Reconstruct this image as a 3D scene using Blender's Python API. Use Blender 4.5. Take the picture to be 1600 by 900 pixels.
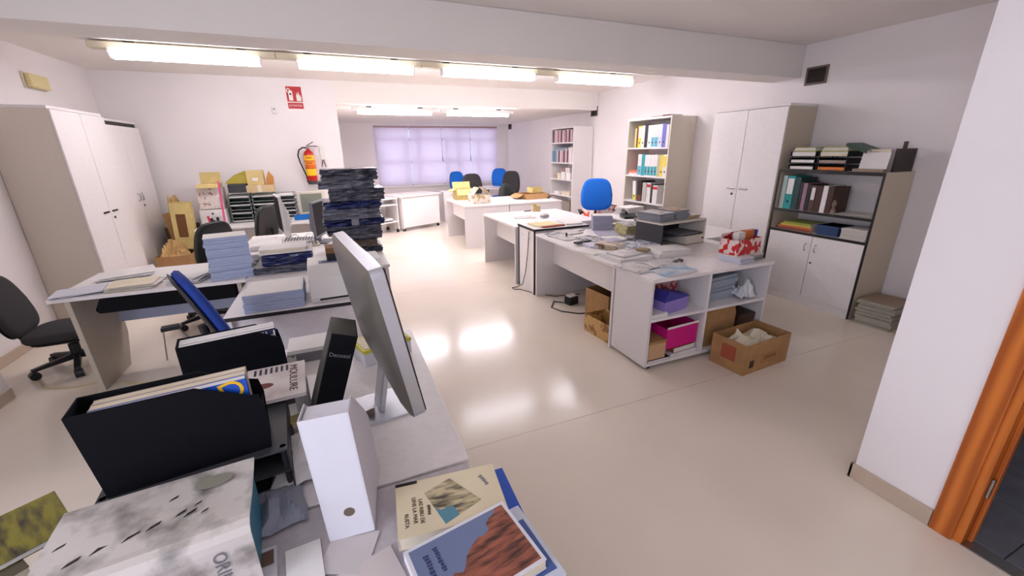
import bpy, bmesh, math, random
from mathutils import Vector, Matrix
rnd = random.Random(11)
PI = math.pi
for o in list(bpy.data.objects):
    bpy.data.objects.remove(o)
SC = bpy.context.scene
COL = SC.collection

# ------------------------------------------------------------------ camera
cam_d = bpy.data.cameras.new('camera')
cam_d.sensor_width = 36.0
cam_d.lens = 36.0 * 642.4 / 1600.0
cam_d.clip_start = 0.02
cam = bpy.data.objects.new('camera', cam_d)
COL.objects.link(cam)
yaw, pitch, roll = (math.radians(a) for a in (22.45, 18.49, -0.8))
fwd = Vector((math.sin(yaw) * math.cos(pitch), math.cos(yaw) * math.cos(pitch), -math.sin(pitch)))
rgt = Vector((math.cos(yaw), -math.sin(yaw), 0))
upv = rgt.cross(fwd)
r2 = rgt * math.cos(roll) + upv * math.sin(roll)
u2 = upv * math.cos(roll) - rgt * math.sin(roll)
m3 = Matrix((r2, u2, -fwd)).transposed()
cam.matrix_world = Matrix.Translation((0, 0, 1.63)) @ m3.to_4x4()
SC.camera = cam

# ------------------------------------------------------------------ world, light, exposure
world = bpy.data.worlds.new('daylight')
world.use_nodes = True
SC.world = world
bg = world.node_tree.nodes['Background']
bg.inputs[0].default_value = (0.80, 0.86, 1.0, 1)
bg.inputs[1].default_value = 0.85
SC.view_settings.view_transform = 'Standard'
SC.view_settings.look = 'None'
SC.view_settings.gamma = 1.0
SC.view_settings.use_curve_mapping = False
SC.view_settings.exposure = 0.20
TUBE = 19.5          # emission of the fluorescent diffusers


def area(name, loc, rot, sx, sy, power, col):
    d = bpy.data.lights.new(name, 'AREA')
    d.shape = 'RECTANGLE'
    d.size, d.size_y, d.energy, d.color = sx, sy, power, col
    o = bpy.data.objects.new(name, d)
    o.location = loc
    o.rotation_euler = rot
    COL.objects.link(o)


# cool fill lamps at two added, unseen windows; then daylight at the far window
area('fill_back_window', (-1.35, -2.22, 1.55), (PI / 2, 0, 0), 1.9, 1.25, 10, (0.76, 0.82, 1.0))
area('fill_left_window', (-2.64, -0.6, 1.55), (PI / 2, 0, -PI / 2), 1.9, 1.25, 62, (0.78, 0.82, 1.0))
area('daylight_far_window', (2.88, 12.32, 1.5), (-PI / 2, 0, 0), 3.3, 1.4, 36, (0.90, 0.88, 1.0))


# ------------------------------------------------------------------ materials
def lin(c):
    out = []
    for v in c:
        v /= 255.0
        out.append(v / 12.92 if v <= 0.04045 else ((v + 0.055) / 1.055) ** 2.4)
    return (*out, 1.0)


MATS = {}


def mat(name, rgb, rough=0.5, metal=0.0, vary=0.0, scale=8.0, bump=0.0, bscale=60.0, spec=0.5, stretch=None):
    if name in MATS:
        return MATS[name]
    m = bpy.data.materials.new(name)
    m.use_nodes = True
    nt = m.node_tree
    b = nt.nodes['Principled BSDF']
    b.inputs['Base Color'].default_value = lin(rgb)
    b.inputs['Roughness'].default_value = rough
    b.inputs['Metallic'].default_value = metal
    b.inputs['Specular IOR Level'].default_value = spec
    tc = None
    if vary or bump:
        tc = nt.nodes.new('ShaderNodeTexCoord')
        mp = nt.nodes.new('ShaderNodeMapping')
        nt.links.new(tc.outputs['Object'], mp.inputs[0])
        if stretch:
            mp.inputs['Scale'].default_value = stretch
    if vary:
        n = nt.nodes.new('ShaderNodeTexNoise')
        n.inputs['Scale'].default_value = scale
        n.inputs['Detail'].default_value = 5
        nt.links.new(mp.outputs[0], n.inputs['Vector'])
        r = nt.nodes.new('ShaderNodeValToRGB')
        r.color_ramp.elements[0].position = 0.3
        r.color_ramp.elements[1].position = 0.7
        lo = [max(0, v * (1 - vary)) for v in rgb]
        hi = [min(255, v * (1 + vary)) for v in rgb]
        r.color_ramp.elements[0].color = lin(lo)
        r.color_ramp.elements[1].color = lin(hi)
        nt.links.new(n.outputs['Fac'], r.inputs[0])
        nt.links.new(r.outputs[0], b.inputs['Base Color'])
    if bump:
        n2 = nt.nodes.new('ShaderNodeTexNoise')
        n2.inputs['Scale'].default_value = bscale
        n2.inputs['Detail'].default_value = 3
        nt.links.new(mp.outputs[0], n2.inputs['Vector'])
        bp = nt.nodes.new('ShaderNodeBump')
        bp.inputs['Strength'].default_value = bump
        bp.inputs['Distance'].default_value = 0.01
        nt.links.new(n2.outputs['Fac'], bp.inputs['Height'])
        nt.links.new(bp.outputs[0], b.inputs['Normal'])
    MATS[name] = m
    return m


def emit(name, rgb, strength):
    if name in MATS:
        return MATS[name]
    m = bpy.data.materials.new(name)
    m.use_nodes = True
    nt = m.node_tree
    b = nt.nodes['Principled BSDF']
    b.inputs['Base Color'].default_value = (1, 1, 1, 1)
    b.inputs['Emission Color'].default_value = lin(rgb)
    b.inputs['Emission Strength'].default_value = strength
    MATS[name] = m
    return m


def two_tone(name, c1, c2, scale=6.0, thr=0.5, kind='noise', rough=0.4, c3=None, soft=0.02):
    """flat print of blotches (covers, printed boxes)"""
    if name in MATS:
        return MATS[name]
    m = bpy.data.materials.new(name)
    m.use_nodes = True
    nt = m.node_tree
    b = nt.nodes['Principled BSDF']
    b.inputs['Roughness'].default_value = rough
    tc = nt.nodes.new('ShaderNodeTexCoord')
    if kind == 'voronoi':
        n = nt.nodes.new('ShaderNodeTexVoronoi')
        n.inputs['Scale'].default_value = scale
        src = n.outputs['Color']
        sp = nt.nodes.new('ShaderNodeSeparateColor')
        nt.links.new(src, sp.inputs[0])
        fac = sp.outputs[0]
    else:
        n = nt.nodes.new('ShaderNodeTexNoise')
        n.inputs['Scale'].default_value = scale
        n.inputs['Detail'].default_value = 6
        fac = n.outputs['Fac']
    nt.links.new(tc.outputs['Object'], n.inputs['Vector'])
    r = nt.nodes.new('ShaderNodeValToRGB')
    r.color_ramp.elements[0].position = thr - soft
    r.color_ramp.elements[1].position = thr + soft
    r.color_ramp.elements[0].color = lin(c1)
    r.color_ramp.elements[1].color = lin(c2)
    if c3:
        e = r.color_ramp.elements.new(min(0.98, thr + 0.12))
        e.color = lin(c3)
    nt.links.new(fac, r.inputs[0])
    nt.links.new(r.outputs[0], b.inputs['Base Color'])
    MATS[name] = m
    return m


def landscape(name, sky, land, dark, ang, off, scale):
    """printed cover photograph: a plain of land under sky, split along a ragged slanted line"""
    if name in MATS:
        return MATS[name]
    m = bpy.data.materials.new(name)
    m.use_nodes = True
    nt = m.node_tree
    L = nt.links
    b = nt.nodes['Principled BSDF']
    b.inputs['Roughness'].default_value = 0.35
    tc = nt.nodes.new('ShaderNodeTexCoord')
    sx = nt.nodes.new('ShaderNodeSeparateXYZ')
    L.new(tc.outputs['Object'], sx.inputs[0])
    n = nt.nodes.new('ShaderNodeTexNoise')
    n.inputs['Scale'].default_value = scale
    n.inputs['Detail'].default_value = 6
    L.new(tc.outputs['Object'], n.inputs['Vector'])

    def ma(op, a, c):
        k = nt.nodes.new('ShaderNodeMath')
        k.operation = op
        for i, v in enumerate((a, c)):
            if isinstance(v, (int, float)):
                k.inputs[i].default_value = v
            else:
                L.new(v, k.inputs[i])
        return k.outputs[0]
    h = ma('ADD', ma('MULTIPLY', sx.outputs[0], math.cos(ang)), ma('MULTIPLY', sx.outputs[1], math.sin(ang)))
    h = ma('ADD', h, ma('MULTIPLY', n.outputs['Fac'], 0.09))
    h = ma('GREATER_THAN', h, off)
    n2 = nt.nodes.new('ShaderNodeTexNoise')
    n2.inputs['Scale'].default_value = scale * 2.2
    n2.inputs['Detail'].default_value = 8
    mp = nt.nodes.new('ShaderNodeMapping')
    mp.inputs['Rotation'].default_value = (0, 0, -0.5)
    mp.inputs['Scale'].default_value = (0.5, 2.2, 1)
    L.new(tc.outputs['Object'], mp.inputs[0])
    L.new(mp.outputs[0], n2.inputs['Vector'])
    r = nt.nodes.new('ShaderNodeValToRGB')
    r.color_ramp.elements[0].position = 0.36
    r.color_ramp.elements[1].position = 0.62
    r.color_ramp.elements[0].color = lin(dark)
    r.color_ramp.elements[1].color = lin(land)
    L.new(n2.outputs['Fac'], r.inputs[0])
    mx = nt.nodes.new('ShaderNodeMix')
    mx.data_type = 'RGBA'
    L.new(h, mx.inputs[0])
    mx.inputs[6].default_value = lin(sky)
    L.new(r.outputs[0], mx.inputs[7])
    L.new(mx.outputs[2], b.inputs['Base Color'])
    MATS[name] = m
    return m


def blind_mat():
    m = bpy.data.materials.new('blind_fabric')
    m.use_nodes = True
    nt = m.node_tree
    nt.nodes.clear()
    out = nt.nodes.new('ShaderNodeOutputMaterial')
    tr = nt.nodes.new('ShaderNodeBsdfTranslucent')
    tr.inputs[0].default_value = lin((238, 226, 242))
    df = nt.nodes.new('ShaderNodeBsdfDiffuse')
    df.inputs[0].default_value = lin((226, 212, 226))
    tp = nt.nodes.new('ShaderNodeBsdfTransparent')
    m1 = nt.nodes.new('ShaderNodeMixShader')
    m1.inputs[0].default_value = 0.45
    m2 = nt.nodes.new('ShaderNodeMixShader')
    m2.inputs[0].default_value = 0.30
    nt.links.new(df.outputs[0], m1.inputs[1])
    nt.links.new(tr.outputs[0], m1.inputs[2])
    nt.links.new(m1.outputs[0], m2.inputs[1])
    nt.links.new(tp.outputs[0], m2.inputs[2])
    nt.links.new(m2.outputs[0], out.inputs[0])
    return m


def glass_mat():
    m = bpy.data.materials.new('window_glass')
    m.use_nodes = True
    nt = m.node_tree
    nt.nodes.clear()
    out = nt.nodes.new('ShaderNodeOutputMaterial')
    tp = nt.nodes.new('ShaderNodeBsdfTransparent')
    tp.inputs[0].default_value = (0.93, 0.96, 0.97, 1)
    gl = nt.nodes.new('ShaderNodeBsdfGlossy')
    gl.inputs['Roughness'].default_value = 0.02
    mx = nt.nodes.new('ShaderNodeMixShader')
    mx.inputs[0].default_value = 0.07
    nt.links.new(tp.outputs[0], mx.inputs[1])
    nt.links.new(gl.outputs[0], mx.inputs[2])
    nt.links.new(mx.outputs[0], out.inputs[0])
    return m


def wood_mat():
    m = bpy.data.materials.new('orange_pine')
    m.use_nodes = True
    nt = m.node_tree
    b = nt.nodes['Principled BSDF']
    b.inputs['Roughness'].default_value = 0.35
    tc = nt.nodes.new('ShaderNodeTexCoord')
    mp = nt.nodes.new('ShaderNodeMapping')
    mp.inputs['Scale'].default_value = (4.5, 4.5, .55)
    nt.links.new(tc.outputs['Object'], mp.inputs[0])
    w = nt.nodes.new('ShaderNodeTexWave')
    w.wave_type = 'RINGS'
    w.inputs['Scale'].default_value = 1.3
    w.inputs['Distortion'].default_value = 5
    w.inputs['Detail'].default_value = 3
    w.inputs['Detail Scale'].default_value = 1.2
    nt.links.new(mp.outputs[0], w.inputs['Vector'])
    r = nt.nodes.new('ShaderNodeValToRGB')
    r.color_ramp.elements[0].color = lin((168, 84, 26))
    r.color_ramp.elements[1].color = lin((214, 122, 48))
    nt.links.new(w.outputs['Fac'], r.inputs[0])
    nt.links.new(r.outputs[0], b.inputs['Base Color'])
    return m


WALL = mat('wall_paint', (244, 238, 237), 0.75, vary=0.012, scale=1.2, bump=0.04, bscale=240)
CEIL = mat('ceiling_paint', (244, 238, 232), 0.8, vary=0.012, scale=1.0, bump=0.04, bscale=240)
VINYL = mat('cream_vinyl', (236, 224, 208), 0.17, vary=0.018, scale=1.6, bump=0.035, bscale=5.0, spec=0.45)
SEAM = mat('seam_dirt', (120, 105, 90), 0.8)
SKIRT = mat('beige_skirting', (196, 176, 156), 0.4, vary=0.04, scale=5)
TILE = mat('grey_floor_tile', (112, 112, 120), 0.4, vary=0.08, scale=9)
GROUT = mat('tile_grout', (80, 80, 84), 0.9)
PINE = wood_mat()
LAM = mat('grey_white_laminate', (240, 234, 232), 0.38, vary=0.015, scale=40, stretch=(1, 1, 1))
LAMW = mat('white_laminate', (242, 237, 235), 0.36, vary=0.01, scale=30)
LAMG = mat('pale_grey_laminate', (230, 224, 224), 0.38, vary=0.03, scale=90)
LAMS = mat('speckled_side_laminate', (224, 215, 201), 0.45, vary=0.04, scale=160)
BLACKE = mat('black_edging', (28, 25, 24), 0.5)
BLACKP = mat('black_plastic', (22, 22, 25), 0.45)
BLACKC = mat('black_card', (9, 10, 16), 0.7, vary=0.15, scale=30, spec=0.15)
BLACKI = mat('black_card_inside', (60, 58, 52), 0.8, vary=0.1, scale=30)
DGREY = mat('dark_grey_plastic', (62, 62, 66), 0.5)
MGREY = mat('mid_grey_plastic', (128, 128, 134), 0.5)
STEEL = mat('brushed_steel', (170, 168, 165), 0.3, metal=1.0)
ALU = mat('anodised_aluminium', (206, 208, 216), 0.32, metal=0.75)
ALUB = mat('satin_aluminium_back', (128, 122, 112), 0.38, metal=0.6)
FBLUE = mat('blue_chair_fabric', (26, 118, 226), 0.85, vary=0.05, scale=200, bump=0.15, bscale=400)
FNAVY = mat('deep_blue_chair_fabric', (30, 62, 150), 0.85, vary=0.06, scale=200, bump=0.15, bscale=400)
FDARK = mat('charcoal_chair_fabric', (52, 50, 52), 0.9, vary=0.08, scale=200, bump=0.15, bscale=400)
FGREEN = mat('dark_olive_chair_fabric', (66, 72, 64), 0.9, vary=0.08, scale=200, bump=0.15, bscale=400)
PAPER = mat('white_paper', (236, 232, 228), 0.7, vary=0.015, scale=12)
PAPERB = mat('cool_lit_paper_edges', (176, 188, 216), 0.75, vary=0.07, scale=260, stretch=(0.05, 0.05, 1))  # blue cast of cool light on the sheet sides, put into the colour
PAPERC = mat('cream_paper', (228, 216, 190), 0.7, vary=0.03, scale=14)
CARD = mat('brown_cardboard', (176, 134, 88), 0.8, vary=0.05, scale=12)
CARDD = mat('dark_cardboard_inside', (128, 92, 58), 0.85, vary=0.06, scale=12)
CARDY = mat('yellow_cardboard', (212, 190, 124), 0.8, vary=0.05, scale=12)
WRAP = mat('black_shrink_wrap', (52, 56, 72), 0.16, vary=0.3, scale=14, bump=1.0, bscale=22, spec=1.0, stretch=(1, 1, 2.5))
WRAPB = mat('blue_black_shrink_wrap', (26, 38, 88), 0.14, vary=0.3, scale=14, bump=1.0, bscale=22, spec=1.0, stretch=(1, 1, 2.5))
WRAPG = mat('grey_shrink_wrap', (92, 94, 108), 0.18, vary=0.25, scale=14, bump=1.0, bscale=22, spec=1.0, stretch=(1, 1, 2.5))
WRAPN = mat('brown_shrink_wrap', (92, 78, 70), 0.3, vary=0.2, scale=14, bump=0.5, bscale=26, stretch=(1, 1, 2.5))
TUBEM = emit('fluorescent_diffuser', (250, 245, 255), TUBE)
TUBEF = emit('slim_fluorescent_diffuser', (255, 246, 255), TUBE * 3.4)
BEIGEP = mat('aged_beige_plastic', (218, 210, 186), 0.5)
WHITEP = mat('white_plastic', (232, 230, 226), 0.4)
OFFP = mat('old_computer_beige', (216, 208, 190), 0.45)
REDP = mat('fire_red_paint', (190, 22, 18), 0.3)
REDS = mat('sign_red', (186, 14, 24), 0.4)
YELL = mat('label_yellow', (250, 196, 22), 0.5)
PINK = mat('hot_pink_card', (214, 22, 132), 0.5)
PINKS = mat('pink_strip_plastic', (226, 92, 140), 0.4)
BLUEP = mat('blue_plastic', (30, 120, 200), 0.4)
TEAL = mat('teal_card', (40, 160, 168), 0.5)
COLR = {}


def solid(r, g, b, rough=0.5):
    return mat('printed_%02x%02x%02x' % (r, g, b), (r, g, b), rough)


# ------------------------------------------------------------------ mesh helpers
class MB:
    def __init__(s):
        s.v, s.f = [], []

    def add(s, vs, fs):
        n = len(s.v)
        s.v += [tuple(p) for p in vs]
        s.f += [tuple(i + n for i in f) for f in fs]
        return s

    def box(s, x0, y0, z0, x1, y1, z1):
        if x1 < x0: x0, x1 = x1, x0
        if y1 < y0: y0, y1 = y1, y0
        if z1 < z0: z0, z1 = z1, z0
        return s.add([(x0, y0, z0), (x1, y0, z0), (x1, y1, z0), (x0, y1, z0), (x0, y0, z1), (x1, y0, z1), (x1, y1, z1), (x0, y1, z1)],
                     [(0, 3, 2, 1), (4, 5, 6, 7), (0, 1, 5, 4), (1, 2, 6, 5), (2, 3, 7, 6), (3, 0, 4, 7)])

    def prism(s, poly, a0, a1, axis='y'):
        """polygon (two coords) extruded along an axis; order of poly coords: the other two axes in xyz order"""
        n = len(poly)
        def P(p, a):
            if axis == 'x': return (a, p[0], p[1])
            if axis == 'y': return (p[0], a, p[1])
            return (p[0], p[1], a)
        vs = [P(p, a0) for p in poly] + [P(p, a1) for p in poly]
        fs = [tuple(range(n))[::-1], tuple(range(n, 2 * n))]
        fs += [(i, (i + 1) % n, n + (i + 1) % n, n + i) for i in range(n)]
        return s.add(vs, fs)

    def cyl(s, p0, p1, r0, r1=None, n=12, caps=True):
        r1 = r0 if r1 is None else r1
        p0, p1 = Vector(p0), Vector(p1)
        d = (p1 - p0).normalized()
        a = d.orthogonal().normalized()
        b = d.cross(a)
        vs, fs = [], []
        for p, r in ((p0, r0), (p1, r1)):
            for i in range(n):
                t = 2 * PI * i / n
                vs.append(p + a * math.cos(t) * r + b * math.sin(t) * r)
        fs = [(i, (i + 1) % n, n + (i + 1) % n, n + i) for i in range(n)]
        if caps:
            fs += [tuple(range(n))[::-1], tuple(range(n, 2 * n))]
        return s.add(vs, fs)

    def tube(s, pts, r, n=6):
        pts = [Vector(p) for p in pts]
        rings = []
        a = None
        for i, p in enumerate(pts):
            d = (pts[min(i + 1, len(pts) - 1)] - pts[max(i - 1, 0)]).normalized()
            if a is None:
                a = d.orthogonal().normalized()
            else:
                a = (a - d * a.dot(d)).normalized()
            b = d.cross(a)
            rings.append([p + a * math.cos(2 * PI * k / n) * r + b * math.sin(2 * PI * k / n) * r for k in range(n)])
        vs = [q for ring in rings for q in ring]
        fs = []
        for i in range(len(pts) - 1):
            for k in range(n):
                fs.append((i * n + k, i * n + (k + 1) % n, (i + 1) * n + (k + 1) % n, (i + 1) * n + k))
        fs += [tuple(range(n))[::-1], tuple(range((len(pts) - 1) * n, len(pts) * n))]
        return s.add(vs, fs)

    def lathe(s, prof, n=16, c=(0, 0, 0)):
        vs, fs = [], []
        for r, z in prof:
            for i in range(n):
                t = 2 * PI * i / n
                vs.append((c[0] + r * math.cos(t), c[1] + r * math.sin(t), c[2] + z))
        for j in range(len(prof) - 1):
            for i in range(n):
                fs.append((j * n + i, j * n + (i + 1) % n, (j + 1) * n + (i + 1) % n, (j + 1) * n + i))
        fs += [tuple(range(n))[::-1], tuple(range((len(prof) - 1) * n, len(prof) * n))]
        return s.add(vs, fs)

    def grid(s, nx, ny, fn):
        vs = [fn(i / nx, j / ny) for j in range(ny + 1) for i in range(nx + 1)]
        fs = [(j * (nx + 1) + i, j * (nx + 1) + i + 1, (j + 1) * (nx + 1) + i + 1, (j + 1) * (nx + 1) + i) for j in range(ny) for i in range(nx)]
        return s.add(vs, fs)

    def jitter(s, a, r=rnd):
        s.v = [(p[0] + r.uniform(-a, a), p[1] + r.uniform(-a, a), p[2] + r.uniform(-a, a)) for p in s.v]
        return s

    def xf(s, m):
        s.v = [tuple(m @ Vector(p)) for p in s.v]
        return s

    def mesh(s, name, smooth=False):
        me = bpy.data.meshes.new(name)
        me.from_pydata(s.v, [], s.f)
        me.validate()
        bm = bmesh.new()
        bm.from_mesh(me)
        bmesh.ops.recalc_face_normals(bm, faces=bm.faces)
        bm.to_mesh(me)
        bm.free()
        if smooth:
            for p in me.polygons:
                p.use_smooth = True
        return me


def obj(name, mb, m, parent=None, bevel=0.0, smooth=False, loc=None, rot=None, segs=2, solidify=0):
    me = mb if isinstance(mb, bpy.types.Mesh) else mb.mesh(name, smooth)
    if not me.materials:
        me.materials.append(m)
    o = bpy.data.objects.new(name, me)
    COL.objects.link(o)
    if parent: o.parent = parent
    if loc: o.location = loc
    if rot: o.rotation_euler = rot
    if solidify:
        k = o.modifiers.new('thickness', 'SOLIDIFY')
        k.thickness = solidify
    if bevel:
        k = o.modifiers.new('bevel', 'BEVEL')
        k.width = bevel
        k.segments = segs
        k.limit_method = 'ANGLE'
    return o


def tag(o, label, cat, group=None):
    o['label'] = label
    o['category'] = cat
    if group: o['group'] = group
    return o


def thing(name, label, cat, loc=(0, 0, 0), rz=0.0, group=None, rot=None):
    o = bpy.data.objects.new(name, None)
    o.empty_display_size = 0.1
    COL.objects.link(o)
    o.location = loc
    o.rotation_euler = rot if rot else (0, 0, rz)
    return tag(o, label, cat, group)


def struct(name, mb, m, parent=None, **k):
    o = obj(name, mb, m, parent, **k)
    if not parent: o['kind'] = 'structure'
    return o


def text(name, s, size, m, parent, loc, rot, ext=0.0004, align='CENTER'):
    c = bpy.data.curves.new(name, 'FONT')
    c.body = s
    c.size = size
    c.extrude = ext
    c.align_x = align
    c.align_y = 'CENTER'
    t = bpy.data.objects.new(name, c)
    me = bpy.data.meshes.new_from_object(t)
    bpy.data.objects.remove(t)
    me.materials.clear()
    return obj(name, me, m, parent, loc=loc, rot=rot)


def marks(name, n, size, m, parent, loc, rot, seed=1):
    """a row of illegible small print: bars of uneven width and height"""
    r = random.Random(seed)
    mb = MB()
    x = 0.0
    for _ in range(n):
        w = size * r.uniform(.25, .55)
        a = size * r.uniform(.35, .5)
        mb.box(x, -a * r.uniform(.5, 1), -.0002, x + w, a, .0004)
        x += w + size * .18
    mb.v = [(p[0] - x / 2, p[1], p[2]) for p in mb.v]
    return obj(name, mb, m, parent, loc=loc, rot=rot)


ORD = ['first', 'second', 'third', 'fourth', 'fifth', 'sixth', 'seventh', 'eighth', 'ninth', 'tenth', 'eleventh', 'twelfth', 'thirteenth', 'fourteenth', 'fifteenth', 'sixteenth']
B = lambda *a: MB().box(*a)

# ================================================================== SETTING
# floor: sheets of vinyl with fine seams between them
fl = struct('floor', B(-2.9, -2.45, -0.06, 5.1, 12.5, -0.003), SEAM)
ys = [-2.4, 1.905, 4.89, 7.9, 12.4]
for a, b in zip(ys[:-1], ys[1:]):
    obj('vinyl_sheet', B(-2.85, a + 0.0015, -0.003, 5.05, b - 0.0015, 0.0), VINYL, fl)
# corridor floor beyond the doorway
cf = struct('floor_corridor', B(2.33, -2.4, 0.0, 4.95, 0.79, 0.003), GROUT)
tm = B(0.003, 0.003, 0, 0.397, 0.397, 0.006).mesh('floor_tile')
for i in range(6):
    for j in range(7):
        if 2.335 + 0.4 * i + .4 < 4.95:
            obj('floor_tile', tm, TILE, cf, loc=(2.335 + 0.4 * i, -2.02 + 0.4 * j, 0.003))

CZ = 2.68
struct('wall_right', B(4.95, 0.79, 0, 5.07, 12.3, CZ), WALL)
struct('wall_left', B(-2.84, -2.4, 0, -2.72, -1.6, CZ).box(-2.84, 0.4, 0, -2.72, 7.57, CZ).box(-2.84, -1.6, 0, -2.72, 0.4, 0.9).box(-2.84, -1.6, 2.2, -2.72, 0.4, CZ), WALL)
struct('wall_pilaster', B(-2.72, 3.35, 0, -2.33, 3.72, 2.35), WALL)
struct('wall_back', B(-2.72, 7.45, 0, 0.17, 7.57, CZ), WALL)
struct('wall_recess', B(0.05, 7.57, 0, 0.17, 12.3, CZ), WALL)
WX0, WX1, WZ0, WZ1 = 1.12, 4.58, 0.72, 2.27
struct('wall_window', B(0.05, 12.2, 0, WX0, 12.34, CZ).box(WX1, 12.2, 0, 5.07, 12.34, CZ).box(WX0, 12.2, 0, WX1, 12.34, WZ0).box(WX0, 12.2, WZ1, WX1, 12.34, CZ), WALL)
struct('wall_camera', B(-2.84, -2.45, 0, -2.4, -2.3, CZ).box(-0.3, -2.45, 0, 5.07, -2.3, CZ).box(-2.4, -2.45, 0, -0.3, -2.3, .9).box(-2.4, -2.45, 2.2, -0.3, -2.3, CZ), WALL)
# partition with the doorway at the right
struct('wall_partition', B(2.27, 0.52, 0, 2.39, 0.91, CZ).box(2.27, -0.36, 2.08, 2.39, 0.52, CZ).box(2.27, -2.3, 0, 2.39, -0.36, CZ).box(2.39, 0.79, 0, 4.95, 0.91, CZ), WALL)
struct('wall_corridor', B(4.9, -2.3, 0, 5.02, 0.79, CZ), WALL)
struct('ceiling', B(-2.84, -2.45, CZ, 5.07, 7.57, CZ + 0.1), CEIL)
struct('ceiling_recess', B(0.17, 7.452, 2.36, 4.95, 12.2, CZ), CEIL)
struct('ceiling_beam', B(-2.72, 3.45, 2.35, 4.95, 3.8, CZ), CEIL, bevel=0.008)
struct('baseboard_partition', B(2.255, 0.595, 0, 2.27, 0.925, 0.085).box(2.255, 0.91, 0, 4.95, 0.925, 0.085), SKIRT, bevel=0.003)
struct('baseboard_right', B(4.935, 0.93, 0, 4.95, 2.17, 0.08).box(4.935, 4.16, 0, 4.95, 4.87, 0.08).box(4.935, 5.87, 0, 4.95, 7.53, 0.08).box(4.935, 8.54, 0, 4.95, 12.2, .08), SKIRT, bevel=0.003)
struct('baseboard_back', B(-2.2, 7.435, 0, 0.17, 7.45, 0.08).box(0.17, 7.435, 0, 0.185, 12.2, 0.08).box(0.185, 12.185, 0, 4.935, 12.2, 0.08), SKIRT, bevel=0.003)
struct('baseboard_left', B(-2.72, 0.5, 0, -2.705, 3.35, 0.08).box(-2.72, 3.74, 0, -2.705, 5.18, 0.08).box(-2.33, 3.34, 0, -2.317, 3.73, 0.08), SKIRT, bevel=0.003)
# door trim of orange pine
dt = struct('door_1', B(2.252, 0.515, 0, 2.27, 0.592, 2.16), PINE, bevel=0.004)
obj('casing', B(2.252, -0.43, 0, 2.27, -0.355, 2.16), PINE, dt, bevel=0.004)
obj('casing', B(2.252, -0.355, 2.085, 2.27, 0.515, 2.16), PINE, dt, bevel=0.004)
obj('jamb', B(2.27, 0.488, 0, 2.392, 0.518, 2.085), PINE, dt, bevel=0.003)
obj('jamb', B(2.27, -0.357, 0, 2.392, -0.327, 2.085), PINE, dt, bevel=0.003)
obj('door_stop', B(2.315, 0.472, 0, 2.345, 0.488, 2.07), PINE, dt, bevel=0.003)
obj('casing', B(2.392, 0.515, 0.006, 2.41, 0.592, 2.16), PINE, dt, bevel=0.004)
obj('hinge', MB().cyl((2.30, 0.482, 0.25), (2.30, 0.482, 0.34), 0.007), STEEL, dt)
obj('threshold', B(2.265, -0.33, 0, 2.335, 0.488, 0.006), STEEL, dt)

GLASS = glass_mat()
WFR = mat('window_frame_white', (170, 160, 172), 0.4)


def window(name, plane, a0, a1, z0, z1, at, bars, transom):
    """plane 'y' : opening spans x at y=at; plane 'x' : spans y at x=at"""
    def q(u0, w0, u1, w1, t0, t1):
        return B(u0, t0, w0, u1, t1, w1) if plane == 'y' else B(t0, u0, w0, t1, u1, w1)
    t0, t1 = at - 0.025, at + 0.025
    root = struct(name, q(a0, z0, a1, z0 + 0.05, t0, t1), WFR, bevel=0.003)
    obj('window_frame', q(a0, z1 - 0.05, a1, z1, t0, t1), WFR, root)
    us = [a0 + (a1 - a0) * i / bars for i in range(bars + 1)]
    for i, u in enumerate(us):
        obj('mullion', q(max(a0, u - 0.035), z0 + .05, min(a1, u + 0.035), z1 - .05, t0 - .006, t1 + .006), WFR, root, bevel=0.003)
    obj('transom', q(a0, transom - 0.035, a1, transom + 0.035, t0, t1), WFR, root)
    for i in range(bars):
        obj('pane', q(us[i] + .035, z0 + .05, us[i + 1] - .035, transom - .035, at - .003, at + .003), GLASS, root)
        obj('pane', q(us[i] + .035, transom + .035, us[i + 1] - .035, z1 - .05, at - .003, at + .003), GLASS, root)
    return root


w1 = window('window_1', 'y', WX0, WX1, WZ0, WZ1, 12.27, 3, 1.95)
obj('window_sill', B(WX0 - .05, 12.15, WZ0 - .04, WX1 + .05, 12.24, WZ0), LAMW, w1, bevel=.005)
obj('mullion', B(1.9, 12.24, WZ0 + .05, 1.96, 12.3, 1.915), WFR, w1)
obj('mullion', B(3.05, 12.24, WZ0 + .05, 3.11, 12.3, 1.915), WFR, w1)
obj('mullion', B(4.0, 12.24, WZ0 + .05, 4.06, 12.3, 1.915), WFR, w1)
obj('transom', B(WX0, 12.24, 1.33, WX1, 12.29, 1.39), WFR, w1)
window('added_window_back', 'y', -2.4, -0.3, 0.9, 2.2, -2.38, 2, 1.8)  # unseen window behind the camera, added to carry a cool fill lamp
window('added_window_left', 'x', -1.6, 0.4, 0.9, 2.2, -2.78, 2, 1.8)  # unseen window in the left wall, added for the stronger fill lamp

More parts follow.
